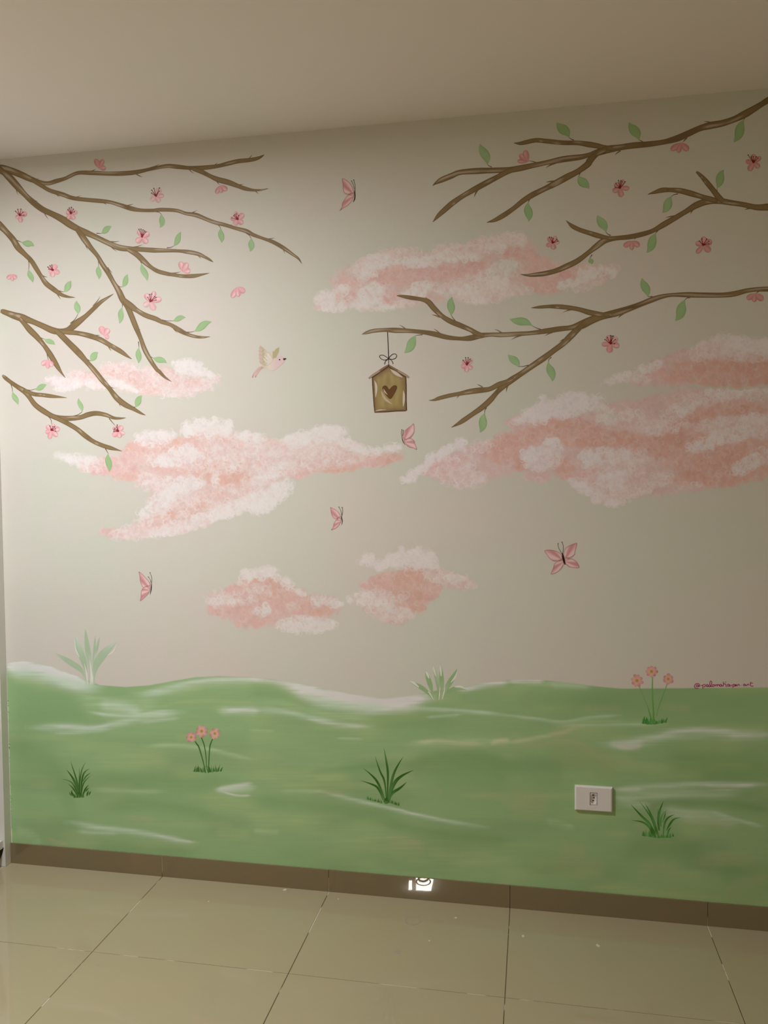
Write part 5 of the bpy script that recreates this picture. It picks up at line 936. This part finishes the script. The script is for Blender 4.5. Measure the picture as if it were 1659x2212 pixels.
# ------------------------------------------------------------------ white open wardrobe at the left edge
WX = -1.8665
wr = empty('white_shelf_unit', (WX-.25, -.4, 0)); tag(wr, 'tall white shelf unit against the mural wall at the left edge', 'shelf unit')
def side_board(y0, y1):
    prof = [(0, .001), (-.028, .001), (-.024, .020), (-.012, .045), (-.006, .066), (-.006, .07), (-.50, .07), (-.505, .02), (-.52, .001), (-.54, .001), (-.54, 2.2), (0, 2.2)]
    v = [(WX+x, y, z) for y in (y0, y1) for x, z in prof]; n = len(prof)
    f = [tuple(range(n)), tuple(range(2*n-1, n-1, -1))]+[(i, i+n, (i+1) % n+n, (i+1) % n) for i in range(n)]
    o = mobj('side_board', v, f, M_WHITE, wr)
    bm = bmesh.new(); bm.from_mesh(o.data); bmesh.ops.recalc_face_normals(bm, faces=bm.faces[:]); bm.to_mesh(o.data); bm.free()
side_board(-.0345, -.0010); side_board(-.86, -.8265)
for z in (.067, .50, .95, 1.40, 1.80, 2.14): box('shelf_board', (WX-.53, -.8260, z), (WX-.008, -.0350, z+.029), M_WHITE, wr, .001)
box('back_board', (WX-.539, -.8260, .067), (WX-.5305, -.0350, 2.17), M_WHITE, wr)

# ------------------------------------------------------------------ floor specks (dried paint, rings) as thin marks on the tiles
def on_floor(x, y, z=0.0):
    d = FW + RT*((x-829.5)/F_PX) - UP*((y-1106.0)/F_PX); t = (z-CAM_Z)/d.z
    return Vector((d.x*t, -CAM_D+d.y*t, z))
M_SPECK = mat('dried_paint', (0.62, 0.58, 0.48), 0.7); M_HAZE = mat('dull_mark', (0.375, 0.325, 0.235), 0.45)
for (x, y, r, mm) in ((1130, 2022, 2.6, 0), (1291.5, 2042.5, 3.6, 0), (984, 1982.5, 2.4, 0), (927.5, 2032, 1.6, 0), (730.5, 1941.5, 1.5, 0), (615, 1922, 3.4, 0), (859, 2056, 6.5, 1), (450.5, 1947, 1.6, 0), (211, 2085, 2.6, 1)):
    c = on_floor(x, y, .0002); rr = r*2.9/1718
    vs = [c+Vector((0, 0, .0002))]+[c+Vector((rr*math.cos(a)*rnd.uniform(.7, 1.25), rr*math.sin(a)*rnd.uniform(.7, 1.6), 0)) for a in [k*math.tau/9 for k in range(9)]]
    mobj('paint_speck', vs, [(0, k+1, (k+1) % 9+1) for k in range(9)], (M_SPECK, M_HAZE)[mm], floor)
c = on_floor(892, 1987, .0002); vs = []; n = 28
for k in range(n):
    a = k*math.tau/n
    for r in (.0265, .0215): vs.append(c+Vector((r*math.cos(a), r*math.sin(a)*1.1, 0)))
mobj('ring_mark', vs, [(2*k, (2*k+2) % (2*n), (2*k+3) % (2*n), 2*k+1) for k in range(n)], M_HAZE, floor)

# ------------------------------------------------------------------ lamps of the room (outside the frame)
lamp = empty('ceiling_lamp', (LAMP_XY[0], LAMP_XY[1], ROOM_H)); tag(lamp, 'square white ceiling lamp that lights the mural from above left', 'lamp')
box('housing', (LAMP_XY[0]-.15, LAMP_XY[1]-.15, ROOM_H-.028), (LAMP_XY[0]+.15, LAMP_XY[1]+.15, ROOM_H), M_WHITE, lamp, .003)
box('diffuser', (LAMP_XY[0]-.13, LAMP_XY[1]-.13, ROOM_H-.031), (LAMP_XY[0]+.13, LAMP_XY[1]+.13, ROOM_H-.0285), M_GLOW, lamp)
# the lit square fixture whose mirror image shows in the polished skirting
# follow the sight line px(905,1908): skirting then floor
def corner_mirror(px, py):
    w0 = wall(px, py, -.0055); d = w0-Vector((0, -CAM_D, CAM_Z)); d.y, d.z = -d.y, -d.z   # after both bounces
    t = (ROOM_H-.03+w0.z)/d.z
    return Vector((w0.x+d.x*t, w0.y+d.y*t, ROOM_H))
def mirror_lamp(name, label, corners, ringpx=None):
    q = [corner_mirror(*c) for c in corners]; z = ROOM_H-.03
    ce = sum(q, Vector())/len(q); e = empty(name, (ce.x, ce.y, ROOM_H)); tag(e, label, 'lamp')
    print('MIRROR', name, [tuple(round(v, 3) for v in p) for p in q])
    n = len(q)
    mobj('diffuser', [Vector((p.x, p.y, z)) for p in q]+[Vector((p.x, p.y, ROOM_H-.001)) for p in q], [tuple(range(n)), tuple(range(2*n-1, n-1, -1))]+[(i, i+n, (i+1) % n+n, (i+1) % n) for i in range(n)], M_GLOW2, e)
    if ringpx:
        rc = corner_mirror(*ringpx[:2]); ra = ringpx[2]; vs = []; m = 32
        for k in range(m):
            a = k*math.tau/m
            for r in (ra, ra*.72):
                for zz in (z-.012, z-.001): vs.append(Vector((rc.x+r*math.cos(a), rc.y+r*1.3*math.sin(a), zz)))
        f = []
        for k in range(m):
            a, b = 4*k, (4*k+4) % (4*m)
            f += [(a, b, b+2, a+2), (a+1, a+3, b+3, b+1), (a, a+1, b+1, b), (a+2, b+2, b+3, a+3)]
        mobj('ring', vs, f, M_DARK, e)
M_GLOW2 = emit('panel_diffuser', (1, 0.97, 0.88), 130.0)
mirror_lamp('panel_lamp', 'square lit panel lamp with a dark ring on the far ceiling', [(898.7, 1893), (936.5, 1893), (931, 1918), (898.7, 1916.5)], (914.5, 1898.5, .055))
mirror_lamp('strip_lamp', 'narrow lit strip lamp beside the square panel on the far ceiling', [(883.5, 1902), (889.8, 1902), (889.8, 1916), (882.8, 1916)])
